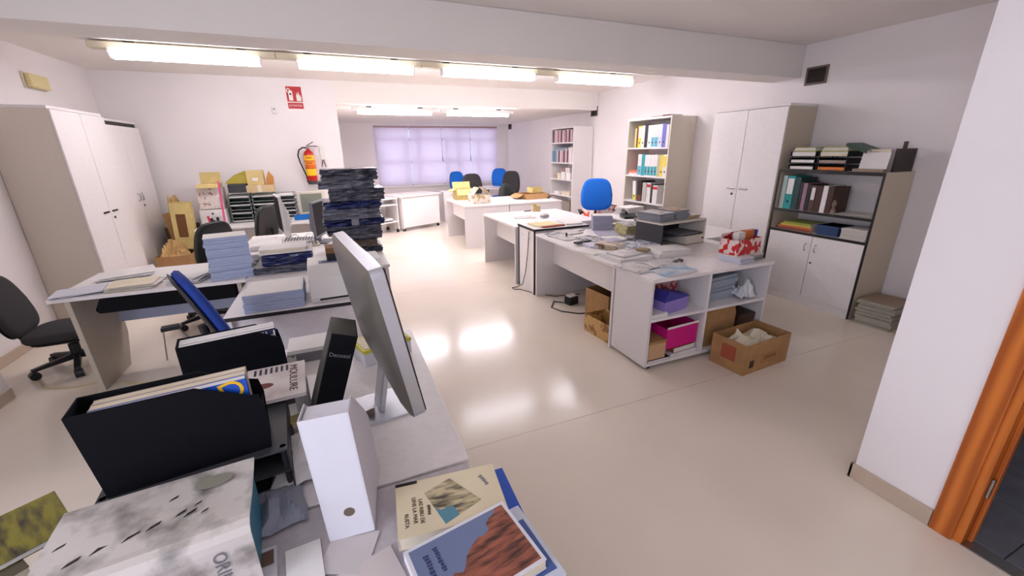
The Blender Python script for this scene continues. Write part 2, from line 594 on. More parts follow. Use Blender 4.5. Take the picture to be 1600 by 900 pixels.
# ================================================================== LARGE OBJECTS
# ---- ceiling lights
def light(name, label, x0, x1, y, zt, group, tx0, tx1):
    t = thing(name, label, 'light', ((x0 + x1) / 2, y, zt), 0, group)
    h = (x1 - x0) / 2
    a, b = tx0 - (x0 + x1) / 2, tx1 - (x0 + x1) / 2
    obj('housing', B(-h, -0.055, -0.075, h, 0.055, -0.018), BEIGEP if name == 'fluorescent_batten' else WHITEP, t, bevel=0.004)
    for s in (-0.6, 0.6):
        obj('bracket', B(s * h - .04, -0.02, -0.018, s * h + .04, 0.02, 0.0), DGREY, t)
    poly = [(-0.06, 0), (-0.075, -0.035), (-0.055, -0.075), (0.055, -0.075), (0.075, -0.035), (0.06, 0)]
    if name != 'fluorescent_batten':
        poly = [(p[0] * .7, p[1] * .6) for p in poly]
    obj('diffuser', MB().prism([(p[0], p[1] - 0.075) for p in poly], a, b, 'x'), TUBEM if name == 'fluorescent_batten' else TUBEF, t)
    for u, w in ((a - .012, a), (b, b + .012)):
        obj('end_cap', MB().prism([(p[0] * 1.06, p[1] * 1.06 - 0.075) for p in poly], u, w, 'x'), WHITEP, t)


which = ['leftmost', 'second from left', 'third from left', 'rightmost']
for k in range(4):
    x0 = -1.98 + 1.57 * k
    t0 = -1.82 + 1.62 * k
    light('fluorescent_batten', 'bright fluorescent ceiling light, %s of the four in the row behind the beam' % which[k], x0, x0 + 1.565, 5.62, CZ, 'ceiling lights behind the beam', t0, t0 + 1.25)
for k, (a, b) in enumerate(((0.5, 1.72), (2.0, 3.18))):
    light('fluorescent_light', 'bright ceiling light before the window, %s one of the far pair' % ('left' if k == 0 else 'right'), a - .1, b + .1, 7.8, 2.36, 'far ceiling lights', a, b)

# ---- blinds
BLM = blind_mat()
edges = [1.10, 2.03, 2.95, 3.78, 4.60]
bl_lab = ['leftmost', 'second from left', 'second from right', 'rightmost']
for i in range(4):
    x0, x1 = edges[i] + 0.012, edges[i + 1] - 0.012
    t = thing('roller_blind', 'pale lilac fabric blind hanging before the far window, %s of four' % bl_lab[i], 'blind', (x0, 12.12, 0.74), 0, 'window blinds')
    n = 14
    obj('fabric', MB().grid(n, 4, lambda u, v: (u * (x1 - x0), 0.004 * math.sin(u * 9 + v * 2), v * 1.52)), BLM, t, solidify=0.0012)
    obj('bottom_bar', B(0, -0.008, -0.012, x1 - x0, 0.008, 0.012), WHITEP, t, bevel=.003)
    obj('head_rail', B(0, -0.022, 1.515, x1 - x0, 0.028, 1.56), mat('mauve_rail', (176, 150, 150), 0.5), t, bevel=.004)
    if i in (1, 2):
        obj('pull_cord', MB().tube([(x1 - x0 - .02, -0.03, 1.5), (x1 - x0 - .02, -0.03, 0.75)], 0.004).cyl((x1 - x0 - .02, -.03, .63), (x1 - x0 - .02, -.03, .75), .012), MGREY, t)

# ---- vents on the right wall
for y, z, lab in ((3.28, 2.355, 'dark slatted vent grille high on right wall, just behind the beam'), (7.55, 2.345, 'small dark vent grille on right wall above the far bookcase'), (11.95, 2.31, 'small dark vent grille beside the blinds, farthest of three')):
    t = thing('vent_grille', lab, 'vent', (4.95, y, z), 0, 'wall vents')
    obj('frame', B(-0.012, -0.115, -0.09, 0, 0.115, -0.07).box(-0.012, -0.115, 0.07, 0, 0.115, 0.09).box(-0.012, -0.115, -0.07, 0, -0.095, 0.07).box(-0.012, 0.095, -0.07, 0, 0.115, 0.07), mat('vent_frame', (110, 98, 86), .6), t)
    obj('backing', B(-0.004, -0.095, -0.07, 0, 0.095, 0.07), mat('vent_dark', (34, 30, 28), .8), t)
    sl = MB().prism([(-0.012, 0.0), (-0.010, 0.002), (-0.003, 0.012), (-0.005, 0.010)], 0, 0.19, 'y').mesh('slat')
    for k in range(7):
        obj('slat', sl, mat('vent_slat', (72, 62, 54), .6), t, loc=(0, -0.095, -0.066 + k * 0.019))

# ---- emergency lamp on the left wall
t = thing('emergency_light', 'yellowed emergency light box high on left wall over the cabinets', 'emergency light', (-2.72, 6.18, 2.36))
obj('base', B(0, -0.17, -0.075, 0.02, 0.17, 0.075), BEIGEP, t, bevel=.004)
obj('cover', MB().prism([(-0.155, -0.065), (0.155, -0.065), (0.155, 0.065), (-0.155, 0.065)], 0.02, 0.07, 'x'), mat('yellowed_diffuser', (222, 208, 150), .35), t, bevel=.012)

# ---- cabinets
def cabinet(name, label, loc, depth, width, height, face, handle, side=LAMS, front=LAMW, dark_gap=False, edge=None):
    """face=+1 doors look to +x ; -1 doors look to -x. loc = (back x, y0)"""
    bx_, y0 = loc
    t = thing(name, label, 'cabinet', (bx_, y0, 0))
    f = face
    obj('side_panel', B(0, 0, 0.0, f * depth, 0.02, height), side, t)
    obj('side_panel', B(0, width - .02, 0.0, f * depth, width, height), side, t)
    obj('back_panel', B(0, 0.02, 0.06, f * 0.012, width - .02, height - .03), side, t)
    obj('top_panel', B(0, -.002, height - .0, f * (depth + .002), width + .002, height + .025), LAM, t, bevel=.002)
    obj('plinth', B(f * 0.02, 0.02, 0, f * (depth - .03), width - .02, .06), LAM, t)
    dz = height - (0.045 if dark_gap else 0.005)
    if dark_gap:
        obj('top_rail', B(f * (depth - .03), .02, dz + .005, f * (depth - .012), width - .02, height), BLACKE, t)
    for k in (0, 1):
        a = .004 + k * (width / 2)
        d = obj('door', B(f * depth, a, .07, f * (depth + .018), a + width / 2 - .006, dz), front, t, bevel=.0025)
        yy = width / 2 + (-.0 if k == 0 else 0)
        s = -1 if k == 0 else 1
        if handle == 'bar':
            z = 1.065
            obj('handle', B(f * (depth + .018), yy + s * .04, z, f * (depth + .032), yy + s * .15, z + .016), BLACKP, d, bevel=.003)
        elif handle == 'silver':
            z = 1.15
            obj('handle', B(f * (depth + .018), yy + s * .03, z, f * (depth + .032), yy + s * .14, z + .014), STEEL, d, bevel=.003)
        else:
            z = 1.08
            pts = [(f * (depth + .018), yy + s * .07, z), (f * (depth + .035), yy + s * .045, z + .015), (f * (depth + .04), yy + s * .038, z + .05), (f * (depth + .035), yy + s * .045, z + .085), (f * (depth + .018), yy + s * .07, z + .1)]
            obj('handle', MB().tube(pts, .006, 6), STEEL, d)
    obj('lock', MB().cyl((f * (depth + .018), width / 2 + .06, z - .06), (f * (depth + .024), width / 2 + .06, z - .06), .014), BLACKP, t)
    return t


cabinet('tall_cabinet', 'tall white two-door cabinet with black bar handles on left wall, nearest', (-2.715, 5.22), 0.45, 0.99, 2.04, 1, 'bar')
cabinet('tall_cabinet', 'tall white two-door cabinet with curved handles and dark top gap, left back corner', (-2.715, 6.225), 0.37, 1.12, 2.02, 1, 'curve', dark_gap=True)
cabinet('tall_cabinet', 'tall white two-door cabinet against right wall beside low bookcase', (4.94, 3.195), 0.435, 0.95, 2.04, -1, 'silver', side=mat('beige_side', (206, 194, 172), .45, vary=.03, scale=160))

# ---- low cupboard with open shelves, right wall
LC = thing('shelf_cupboard', 'low white cupboard with black edges, two open shelves above two doors', 'cupboard', (4.94, 2.19, 0))
SBE = mat('beige_side', (206, 194, 172), .45)
d_, w_, h_ = 0.45, 0.985, 1.40
obj('side_panel', B(-d_, 0, 0, 0, .02, h_), SBE, LC)
obj('side_panel', B(-d_, w_ - .02, 0, 0, w_, h_), SBE, LC)
obj('back_panel', B(-.012, .02, .06, 0, w_ - .02, h_ - .02), LAMW, LC)
obj('top_panel', B(-d_, .02, h_ - .03, 0, w_ - .02, h_), LAMS, LC)
for z in (.745, .965):
    s = obj('shelf', B(-d_ + .004, .02, z, -.012, w_ - .02, z + .022), LAMW, LC)
    obj('edging', B(-d_ - .003, .02, z - .002, -d_ + .004, w_ - .02, z + .024), BLACKE, s)
obj('edging', B(-d_ - .004, 0, 0, -d_, .02, h_), BLACKE, LC)
obj('edging', B(-d_ - .004, w_ - .02, 0, -d_, w_, h_), BLACKE, LC)
obj('edging', B(-d_ - .004, .02, h_ - .032, -d_, w_ - .02, h_), BLACKE, LC)
obj('plinth', B(-d_ + .005, .02, 0, -d_ + .025, w_ - .02, .085), LAM, LC)
obj('divider', B(-d_ + .004, .02, .085, -.012, w_ - .02, .105), LAMW, LC)
for k in (0, 1):
    y0 = .023 + k * .4725
    d = obj('door', B(-d_ - .002, y0, .092, -d_ + .016, y0 + .466, .742), LAMW, LC, bevel=.002)
    yy = w_ / 2 + (-.05 if k == 0 else .05)
    obj('handle', MB().tube([(-d_, yy, .585), (-d_ - .025, yy, .595), (-d_ - .028, yy, .625), (-d_ - .025, yy, .655), (-d_, yy, .665)], .005, 6), STEEL, d)
obj('lock', MB().cyl((-d_ - .002, w_ / 2 - .03, .47), (-d_ - .008, w_ / 2 - .03, .47), .009), BLACKP, LC)


# ---- open bookcases
def bookcase(label, y0, w, h, zs, d=.455, side=LAMS):
    t = thing('bookcase', label, 'bookcase', (4.945, y0, 0))
    obj('side_panel', B(-d, 0, 0, 0, .022, h), side, t, bevel=.001)
    obj('side_panel', B(-d, w - .022, 0, 0, w, h), side, t, bevel=.001)
    obj('back_panel', B(-.01, .022, .05, 0, w - .022, h - .02), LAMW, t)
    obj('top_panel', B(-d, .022, h - .025, 0, w - .022, h), LAM, t)
    obj('plinth', B(-d + .02, .022, 0, -d + .04, w - .022, .06), LAM, t)
    for z in zs:
        obj('shelf', B(-d + .003, .022, z - .022, -.01, w - .022, z), LAMW, t)
    return t


bookcase('open beige bookcase full of coloured binders against right wall', 4.885, .965, 2.07, (.06, .40, .82, 1.225, 1.645))
bookcase('open grey bookcase with pinkish journals at far end of right wall', 7.55, .96, 2.07, (.06, .37, .70, 1.03, 1.375, 1.775), side=LAM)


# ---- desks
def desk(name, label, x0, y0, x1, y1, h=.74, ends='y', modesty=None, mz=.38, topm=LAM, legm=LAMG, inset=.0, group=None, edge=None, legs=True, modm=LAM):
    t = thing(name, label, 'desk', (x0, y0, 0), 0, group)
    w, d = x1 - x0, y1 - y0
    obj('tabletop', B(0, 0, h - .026, w, d, h), topm, t, bevel=.003)
    if edge:
        obj('edging', B(-.003, -.003, h - .024, w + .003, 0, h - .002).box(-.003, 0, h - .024, 0, d, h - .002), edge, t)
    if legs:
        if ends == 'y':
            obj('side_panel', B(inset, .012, 0, w - .01, .04, h - .026), legm, t, bevel=.002)
            obj('side_panel', B(inset, d - .04, 0, w - .01, d - .012, h - .026), legm, t, bevel=.002)
        else:
            obj('side_panel', B(.012, inset, 0, .04, d - .01, h - .026), legm, t, bevel=.002)
            obj('side_panel', B(w - .04, inset, 0, w - .012, d - .01, h - .026), legm, t, bevel=.002)
    if modesty is not None:
        if ends == 'y':
            obj('modesty_panel', B(modesty, .04, mz, modesty + .018, d - .04, h - .026), modm, t)
        else:
            obj('modesty_panel', B(.04, modesty, mz, w - .04, modesty + .018, h - .026), modm, t)
    return t


desk('office_desk', 'white desk spread with magazines joined to the open shelf unit, aisle side', 2.0, 2.635, 2.78, 4.13, modesty=.22)
desk('office_desk', 'white desk beneath the grey magazine piles, wall side of the row', 2.785, 2.635, 3.46, 4.13, modesty=.30)
desk('office_desk', 'white desk carrying the telephone between blue chair and right wall', 3.465, 3.1, 4.1, 5.02, modesty=.35)
desk('office_desk', 'white desk with tissue pack, middle of the aisle row', 1.97, 4.625, 2.72, 5.86, modesty=.2, mz=.40)
desk('office_desk', 'white desk in front of the blue swivel chair, wall side', 2.725, 4.625, 3.2, 5.86, modesty=.25)
desk('office_desk', 'far white aisle desk with two small cardboard boxes', 1.97, 6.82, 2.80, 8.12, modesty=.12, mz=.44)
desk('office_desk', 'far white desk with torn cardboard, wall side', 2.805, 6.82, 3.85, 8.0, modesty=.3)
# black-edged cabinet between the desks
t = thing('side_cabinet', 'narrow white cabinet with black edging between the aisle desks', 'cabinet', (2.0, 4.15, 0))
obj('body', B(0.004, .02, 0, .7, .44, .755), LAMW, t, bevel=.002)
obj('top_panel', B(-.004, .004, .755, .72, .46, .782), LAM, t, bevel=.002)
obj('edging', B(-.008, 0, .755, -.004, .464, .782).box(-.008, .0, .757, .72, .004, .78), BLACKE, t)
obj('edging', B(-.003, .0, 0, .012, .02, .755), BLACKE, t)
obj('edging', B(-.003, .44, 0, .012, .455, .755), BLACKE, t)
obj('screw_cap', MB().cyl((.004, .33, .67), (0, .33, .67), .006).cyl((.004, .15, .65), (0, .15, .65), .006), MGREY, t)

# ---- open shelf unit at the end of the row
SU = thing('shelf_unit', 'low white open shelf unit with four compartments at near end of desk row', 'shelf', (2.0, 2.2, 0))
W_, D_ = 1.235, .43
obj('side_panel', B(0, 0, .03, .022, D_, .712), LAMG, SU, bevel=.001)
obj('side_panel', B(W_ - .022, 0, .03, W_, D_, .712), LAMG, SU, bevel=.001)
obj('top_panel', B(-.005, -.008, .712, W_ + .012, D_, .74), LAM, SU, bevel=.002)
obj('back_panel', B(.022, D_ - .014, .06, W_ - .022, D_, .712), LAMG, SU)
obj('bottom_panel', B(.022, 0, .035, W_ - .022, D_ - .014, .06), LAMW, SU)
obj('divider', B(.555, 0, .06, .577, D_ - .014, .712), LAMW, SU)
obj('shelf', B(.022, .004, .40, .555, D_ - .014, .422), LAMW, SU)
obj('shelf', B(.577, .004, .40, W_ - .022, D_ - .014, .422), LAMW, SU)
for x in (.03, W_ - .09):
    for y in (.02, D_ - .08):
        obj('foot', MB().cyl((x + .03, y + .03, 0), (x + .03, y + .03, .035), .025), BLACKP, SU)

# ---- left group of desks
DC = desk('office_desk', 'pale desk with scattered papers and black tray under its edge, by left cabinets', -1.85, 3.5, -.72, 4.22, ends='x', modesty=.56, mz=.36, legm=mat('speckled_desk_leg', (196, 184, 168), .5, vary=.05, scale=120), legs=False, modm=mat('bluish_panel', (176, 184, 210), .45))
obj('side_panel', MB().prism([(.07, 0), (.5, 0), (.62, .25), (.62, .714), (.03, .714)], .07, .10, 'x'), mat('speckled_desk_leg', (196, 184, 168), .5), DC, bevel=.003)
obj('side_panel', MB().prism([(.07, 0), (.5, 0), (.62, .25), (.62, .714), (.03, .714)], 1.06, 1.09, 'x'), mat('speckled_desk_leg', (196, 184, 168), .5), DC, bevel=.003)
obj('cable_tray', MB().prism([(.235, .60), (.215, .625), (.26, .712), (1.05, .712), (1.05, .60)], -.0 + .02, .2, 'y'), BLACKC, DC, bevel=.008)
desk('office_desk', 'pale desk under the white printer and blue-edged paper stack', -.70, 2.645, .24, 3.47, ends='x', modesty=.04, mz=.30, edge=BLACKE, legm=LAMG)
desk('office_desk', 'desk beneath the tall tower of black wrapped packages', -.715, 3.475, .33, 4.42, ends='x', modesty=.06, mz=.35)
desk('office_desk', 'cluttered desk with the two flat monitors seen edge-on', -.95, 4.425, .30, 5.42, ends='x', modesty=.08, mz=.35)
desk('office_desk', 'long white table against back wall below the fire extinguisher', -1.79, 6.55, .12, 7.42, h=.70, ends='x', modesty=.75, mz=.30)
# ---- near desks
DA = desk('office_desk', 'near pale desk carrying the silver computer screen', -.56, 1.0, .265, 2.06, ends='y', modesty=.15, mz=.35)
desk('side_desk', 'grey side table in the foreground under the stacked books', -.96, .25, .255, .99, h=.739, topm=mat('grey_table_laminate', (196, 188, 190), .45, vary=.03, scale=60), ends='y', modesty=.3)


# ---- swivel chairs
def chair(name, label, loc, rz, fab, arms=False, tilt=.12, bh=.46, bw=.43, seat_z=.46, group=None, back_z=None):
    """faces +y in its own frame, backrest at -y"""
    t = thing(name, label, 'chair', (loc[0], loc[1], 0), rz, group)
    def cushion(w, d, th, rnd_=.35, n=10):
        mb = MB()
        pts = []
        for i in range(28):
            a = 2 * PI * i / 28
            c, s = math.cos(a), math.sin(a)
            e = .55
            pts.append((math.copysign(abs(c) ** e, c) * w / 2, math.copysign(abs(s) ** e, s) * d / 2))
        prof = [(.80, 0), (.95, .12), (1, .4), (1, .65), (.95, .88), (.82, 1)]
        vs, fs = [], []
        for sc, z in prof:
            for p in pts:
                vs.append((p[0] * sc, p[1] * sc, z * th))
        m = len(pts)
        for j in range(len(prof) - 1):
            for i in range(m):
                fs.append((j * m + i, j * m + (i + 1) % m, (j + 1) * m + (i + 1) % m, (j + 1) * m + i))
        fs += [tuple(range(m))[::-1], tuple(range((len(prof) - 1) * m, len(prof) * m))]
        return mb.add(vs, fs)
    obj('seat', cushion(.46, .45, .075), fab, t, smooth=True, loc=(0, 0, seat_z - .075))
    obj('seat_pan', cushion(.40, .39, .025), BLACKP, t, loc=(0, 0, seat_z - .097))
    bz = back_z if back_z else seat_z + .12
    # backrest: rounded shield, wider below
    def back(u0, th):
        mb = MB()
        out = []
        for i in range(36):
            a = 2 * PI * i / 36
            c, s = math.cos(a), math.sin(a)
            e = .55
            px = math.copysign(abs(c) ** e, c) * bw / 2
            pz = math.copysign(abs(s) ** e, s) * bh / 2
            px *= 1.0 - .16 * max(0, pz / (bh / 2))
            out.append((px, pz))
        vs, fs = [], []
        prof = [(.82, 0), (.96, .15), (1, .45), (.97, .8), (.84, 1)]
        for sc, z in prof:
            for p in out:
                vs.append((p[0] * sc, -u0 - z * th + .25 * p[0] ** 2, p[1] * sc + bh / 2))
        m = len(out)
        for j in range(len(prof) - 1):
            for i in range(m):
                fs.append((j * m + i, j * m + (i + 1) % m, (j + 1) * m + (i + 1) % m, (j + 1) * m + i))
        fs += [tuple(range(m))[::-1], tuple(range((len(prof) - 1) * m, len(prof) * m))]
        return mb.add(vs, fs)
    obj('backrest', back(0, .05), fab, t, smooth=True, loc=(0, -.20, bz), rot=(tilt, 0, 0))
    obj('back_shell', back(.045, .015), BLACKP, t, smooth=True, loc=(0, -.20, bz), rot=(tilt, 0, 0))
    obj('back_support', MB().tube([(0, -.05, seat_z - .10), (0, -.24, seat_z - .10), (0, -.29, seat_z - .02), (0, -.30 - tilt * .1, bz + .18)], .02, 8), BLACKP, t)
    obj('column', MB().cyl((0, 0, .10), (0, 0, seat_z - .09), .025).cyl((0, 0, .08), (0, 0, .2), .035), BLACKP, t)
    for k in range(5):
        a = 2 * PI * k / 5 + .3
        c, s = math.cos(a), math.sin(a)
        obj('leg', MB().prism([(0, .075), (.27, .065), (.27, .085), (0, .125)], -.02, .02, 'y'), BLACKP, t, bevel=.004, rot=(0, 0, a))
        obj('caster', MB().cyl((c * .26 - s * .025, s * .26 + c * .025, .032), (c * .26 + s * .025, s * .26 - c * .025, .032), .032, n=12), BLACKP, t)
    if arms:
        for s in (-1, 1):
            ar = obj('armrest', B(s * .27 - .03, -.14, .70, s * .27 + .03, .16, .73), BLACKP, t, bevel=.01)
            obj('arm_post', MB().tube([(s * .2, 0, seat_z - .09), (s * .27, 0, seat_z - .07), (s * .27, 0, .70)], .015, 8), BLACKP, ar)
    return t


chair('swivel_chair', 'bright blue swivel chair with black armrests behind the magazine desk', (3.72, 5.45), 2.68, FBLUE, arms=True, bh=.50, bw=.5, back_z=.70)
chair('swivel_chair', 'deep blue swivel chair leaning back at foreground desks, seen edge-on', (-.37, 2.37), -1.17, FNAVY, tilt=.33, bh=.48, bw=.42, back_z=.68, seat_z=.47)
chair('swivel_chair', 'dark swivel chair in the shadow by the left wall', (-2.13, 4.16), -1.5, FDARK, tilt=.22, bh=.48, back_z=.34, seat_z=.36)
chair('swivel_chair', 'grey-green swivel chair between left desk and brown paper heap', (-1.35, 4.80), 1.0, FGREEN, bh=.46, back_z=.58)
chair('swivel_chair', 'dark olive swivel chair in front of the letter trays', (-1.08, 5.98), 1.15, FGREEN, bh=.46, back_z=.58)
chair('swivel_chair', 'charcoal swivel chair behind the two small boxes on far desk', (2.98, 9.25), PI + .1, FDARK, bh=.52, bw=.5, back_z=.62)
chair('swivel_chair', 'charcoal swivel chair turned sideways by the far round table, with black bag', (3.78, 9.35), PI - .75, FDARK, bh=.55, bw=.45, back_z=.62)
chair('swivel_chair', 'small blue chair before the blinds, left of the far table', (3.12, 11.0), PI + .2, FBLUE, bh=.5, bw=.44, back_z=.62)
chair('swivel_chair', 'small blue chair before the blinds, right behind the charcoal chair', (4.12, 10.7), PI - .3, FBLUE, bh=.5, bw=.44, back_z=.68)

# far table between the chairs
t = thing('meeting_table', 'white meeting table among the far chairs', 'table', (3.62, 10.3, 0))
obj('tabletop', MB().cyl((0, 0, .715), (0, 0, .74), .42, n=40), LAMW, t, bevel=.003)
obj('column', MB().cyl((0, 0, .03), (0, 0, .715), .04), MGREY, t)
obj('base', MB().cyl((0, 0, 0), (0, 0, .03), .28, n=32), MGREY, t, bevel=.008)

# far desk with modesty panel, turned a little
t = thing('rolling_desk', 'white desk with full front panel before the far window', 'desk', (1.24, 9.0, 0), .45)
obj('tabletop', B(-.05, -.03, .72, 1.05, .75, .745), LAMW, t, bevel=.003)
obj('front_panel', B(0, 0, .08, .98, .02, .72), LAMW, t, bevel=.002)
obj('side_panel', B(0, .02, .05, .025, .7, .72), LAM, t)
obj('side_panel', B(.955, .02, .05, .98, .7, .72), LAM, t)
for x in (.03, .95):
    for y in (.05, .66):
        obj('caster', MB().cyl((x - .02, y, .03), (x + .02, y, .03), .03), BLACKP, t)
t = thing('computer_trolley', 'low pale computer trolley with sliding shelf before the far window', 'trolley', (.66, 8.775, 0), .45)
obj('tabletop', B(0, 0, .70, .55, .5, .725), LAM, t, bevel=.003)
obj('side_panel', B(.0, .02, .06, .02, .48, .70), LAM, t)
obj('side_panel', B(.53, .02, .06, .55, .48, .70), LAM, t)
obj('keyboard_shelf', B(.02, -.03, .58, .53, .45, .60), LAMW, t)
obj('shelf', B(.02, .0, .22, .53, .46, .24), LAM, t)
obj('back_panel', B(.02, .45, .24, .53, .47, .58), LAM, t)
for x in (.03, .52):
    for y in (.05, .45):
        obj('caster', MB().cyl((x - .02, y, .03), (x + .02, y, .03), .03).cyl((x, y, .03), (x, y, .08), .01), BLACKP, t)
t = thing('flat_printer', 'flat white device on lower shelf of the computer trolley', 'printer', (.70, 8.87, .241), .45)
obj('body', B(0, 0, 0, .36, .3, .06), WHITEP, t, bevel=.008)
obj('base_strip', B(.005, -.003, .0, .355, 0, .02), BLACKP, t)

# ================================================================== OBJECTS ON AND BY THE NEAR DESKS
# ---- silver all-in-one computer
mon = thing('desktop_computer', 'large silver all-in-one computer seen from behind on the near desk', 'computer', (.05, 1.39, .74), .131)
FOOT = B(-.085, -.10, 0, .115, .10, .006)
obj('foot', FOOT, ALU, mon, bevel=.003)
obj('stand', MB().prism([(-.02, .006), (.0, .006), (.03, .15), (.012, .16)], -.045, .045, 'y'), ALU, mon, bevel=.004)
pm = Matrix.Translation((-.005, -.001, .367)) @ Matrix.Rotation(-.164, 4, 'Y')
hw, hh = .325, .238


def rrect(w, h, r, n=5):
    pts = []
    for cx, cz, a0 in ((w - r, h - r, 0), (-w + r, h - r, PI / 2), (-w + r, -h + r, PI), (w - r, -h + r, 1.5 * PI)):
        for i in range(n + 1):
            a = a0 + PI / 2 * i / n
            pts.append((cx + r * math.cos(a), cz + r * math.sin(a)))
    return pts


pan = MB().prism(rrect(hw, hh, .022), 0.0, .036, 'x').xf(pm)
obj('rim', pan, ALU, mon, bevel=.002)
obj('screen', MB().prism(rrect(hw - .004, hh - .004, .02), .036, .040, 'x').xf(pm), mat('black_glass', (10, 10, 12), .08), mon)
bk = MB()
outl = rrect(hw, hh, .022)
vs, fs = [], []
for sc, dx in ((1.0, 0.0), (.97, -.008), (.85, -.019), (.6, -.028), (.3, -.033)):
    for p in outl:
        vs.append((dx, p[0] * sc, p[1] * sc))
n_ = len(outl)
for j in range(4):
    for i in range(n_):
        fs.append((j * n_ + i, j * n_ + (i + 1) % n_, (j + 1) * n_ + (i + 1) % n_, (j + 1) * n_ + i))
fs.append(tuple(range(4 * n_, 5 * n_)))
obj('back_shell', bk.add(vs, fs).xf(pm), ALUB, mon, smooth=True)
obj('vent_slot', B(-.004, -.25, hh - .030, -.0085, .20, hh - .024).xf(pm), BLACKP, mon)


# ---- magazine files
def magfile(name, label, loc, rz, poly, thick, m, inside, spine=True, rot=None):
    """side profile poly in (x,z); thickness along y"""
    t = thing(name, label, 'magazine file', loc, rz, rot=rot)
    obj('side_panel', MB().prism(poly, 0, .003, 'y'), m, t)
    obj('side_panel', MB().prism(poly, thick - .003, thick, 'y'), m, t)
    L = max(p[0] for p in poly)
    Hl = max(p[1] for p in poly if p[0] < .001)
    Hr = max(p[1] for p in poly if p[0] > L - .001)
    L = min(L, .33)
    obj('base', B(0, .003, 0, L, thick - .003, .003), m, t)
    xl = min(p[0] for p in poly)
    obj('end_panel', MB().prism([(0, .003), (.003, .003), (xl + .003, Hl), (xl, Hl)], .003, thick - .003, 'y'), m, t)
    obj('low_end_panel', B(L - .003, .003, .003, L, thick - .003, Hr), m, t)
    return t


bf = (-.578, 1.045, .885)
magfile('magazine_file', 'large black card magazine file lying on its spine in the left foreground', bf, .149, [(0, 0), (.33, 0), (.335, .12), (.328, .16), (.305, .168), (.205, .22), (-.02, .222)], .095, BLACKC, BLACKI)


def magazine(name, label, cat, loc, rz, w, d, h, cover, pages=PAPER, group=None, rot=None, upright=False, ribs=0):
    t = thing(name, label, cat, loc, rz, group, rot=rot)
    obj('pages', B(.0015, .0015, .001, w - .002, d - .0015, h - .001), pages, t)
    obj('cover', B(0, 0, h - .001, w, d, h).box(0, 0, 0, w, d, .001).box(0, 0, .001, .0015, d, h - .001), cover, t)
    return t


MAGB = solid(28, 84, 190, .35)
RX = PI / 2
c_, s_ = math.cos(.149), math.sin(.149)


def inF(x, y, z, o=bf, a=.149):
    return (o[0] + x * math.cos(a) - y * math.sin(a), o[1] + x * math.sin(a) + y * math.cos(a), o[2] + z)


cvs = [(MAGB, 'blue-covered magazine with yellow initial in the large black file'), (solid(196, 186, 178), 'grey-covered magazine standing in middle of the large black file'), (solid(214, 190, 170), 'pale-covered magazine rearmost in the large black file')]
for k, (cm, lab) in enumerate(cvs):
    g = thing('magazine', lab, 'magazine', inF(.008, .012 + .026 * k, .0045), .149)
    obj('pages', B(.001, .002, 0, .298, .020, .204), PAPERC if k else PAPER, g)
    obj('cover', B(0, 0, 0, .30, .002, .2045).box(0, .020, 0, .30, .022, .2045), cm, g)
    if k == 0:
        text('initial', 'D', .075, YELL, g, (.268, -.0006, .178), (RX, -.25, 0))

bf2 = (-.556, 1.545, .80)
A2 = .20
magfile('magazine_file', 'black card magazine file lying behind the larger black one', bf2, A2, [(0, 0), (.305, 0), (.305, .15), (.298, .19), (.23, .228), (0, .23)], .09, BLACKC, BLACKI)
for k in range(3):
    g = thing('magazine', ['dark magazine with large white lettering in the rear black file', 'white-edged magazine in middle of the rear black file', 'white-edged magazine rearmost in the rear black file'][k], 'magazine', inF(.006, .010 + .025 * k, .0045, bf2, A2), A2)
    obj('pages', B(.001, .002, 0, .282, .019, .221), PAPER, g)
    obj('cover', B(0, 0, 0, .284, .002, .2215).box(0, .019, 0, .284, .021, .2215), solid(40, 44, 78, .35) if k == 0 else PAPER, g)
    if k == 0:
        text('title', 'TH', .05, PAPER, g, (.25, -.0006, .195), (RX, 0, 0))

# trays that carry the two files
def tray_unit(name, label, loc, rz, w, d, h, n, m, group=None):
    t = thing(name, label, 'letter tray', loc, rz, group)
    for k in range(n):
        z = h * k / n
        tr = obj('tray', B(0, 0, z, w, d, z + .004).box(0, 0, z, .004, d, z + h / n - .012).box(w - .004, 0, z, w, d, z + h / n - .012).box(0, d - .004, z, w, d, z + h / n - .012), m, t)
    for x in (.012, w - .012):
        for y in (.02, d - .012):
            obj('post', MB().cyl((x, y, 0), (x, y, h), .008, n=8), m, t)
    obj('lid', B(0, 0, h - .006, w, d, h), m, t, bevel=.002)
    return t


tray_unit('letter_tray', 'dark grey letter tray under the large black magazine file', (-.60, 1.03, .741), .1, .39, .30, .143, 2, DGREY)
tray_unit('letter_tray', 'flat dark grey letter tray under the rear black magazine file', (-.62, 1.50, .741), .12, .40, .30, .058, 1, mat('tray_brown', (84, 78, 72), .5))

# ---- standing white and black archive files
wf = thing('archive_file', 'white card archive file with finger hole standing on the near desk', 'magazine file', (-.128, .862, .741), .0, rot=(0, -.05, -.13))
wp = [(0, 0), (.235, 0), (.235, .17), (.20, .215), (.07, .345), (0, .345)]
WCARD = mat('white_card', (226, 224, 230), .55, vary=.01, scale=8)
obj('side_panel', MB().prism(wp, 0, .003, 'x'), WCARD, wf, bevel=.001)
obj('side_panel', MB().prism(wp, .102, .105, 'x'), WCARD, wf, bevel=.001)
obj('spine', B(.003, 0, 0, .102, .003, .345), WCARD, wf)
obj('base', B(.003, .003, 0, .102, .235, .003), WCARD, wf)
obj('low_end_panel', B(.003, .232, .003, .102, .235, .17), WCARD, wf)
obj('finger_hole', MB().cyl((.058, -.0008, .075), (.058, .003, .075), .0125, n=24), mat('hole_brown', (112, 96, 84), .7), wf)
obj('contents', MB().prism([(.006, .004), (.229, .004), (.229, .165), (.196, .209), (.068, .337), (.006, .337)], .006, .099, 'x'), WCARD, wf)

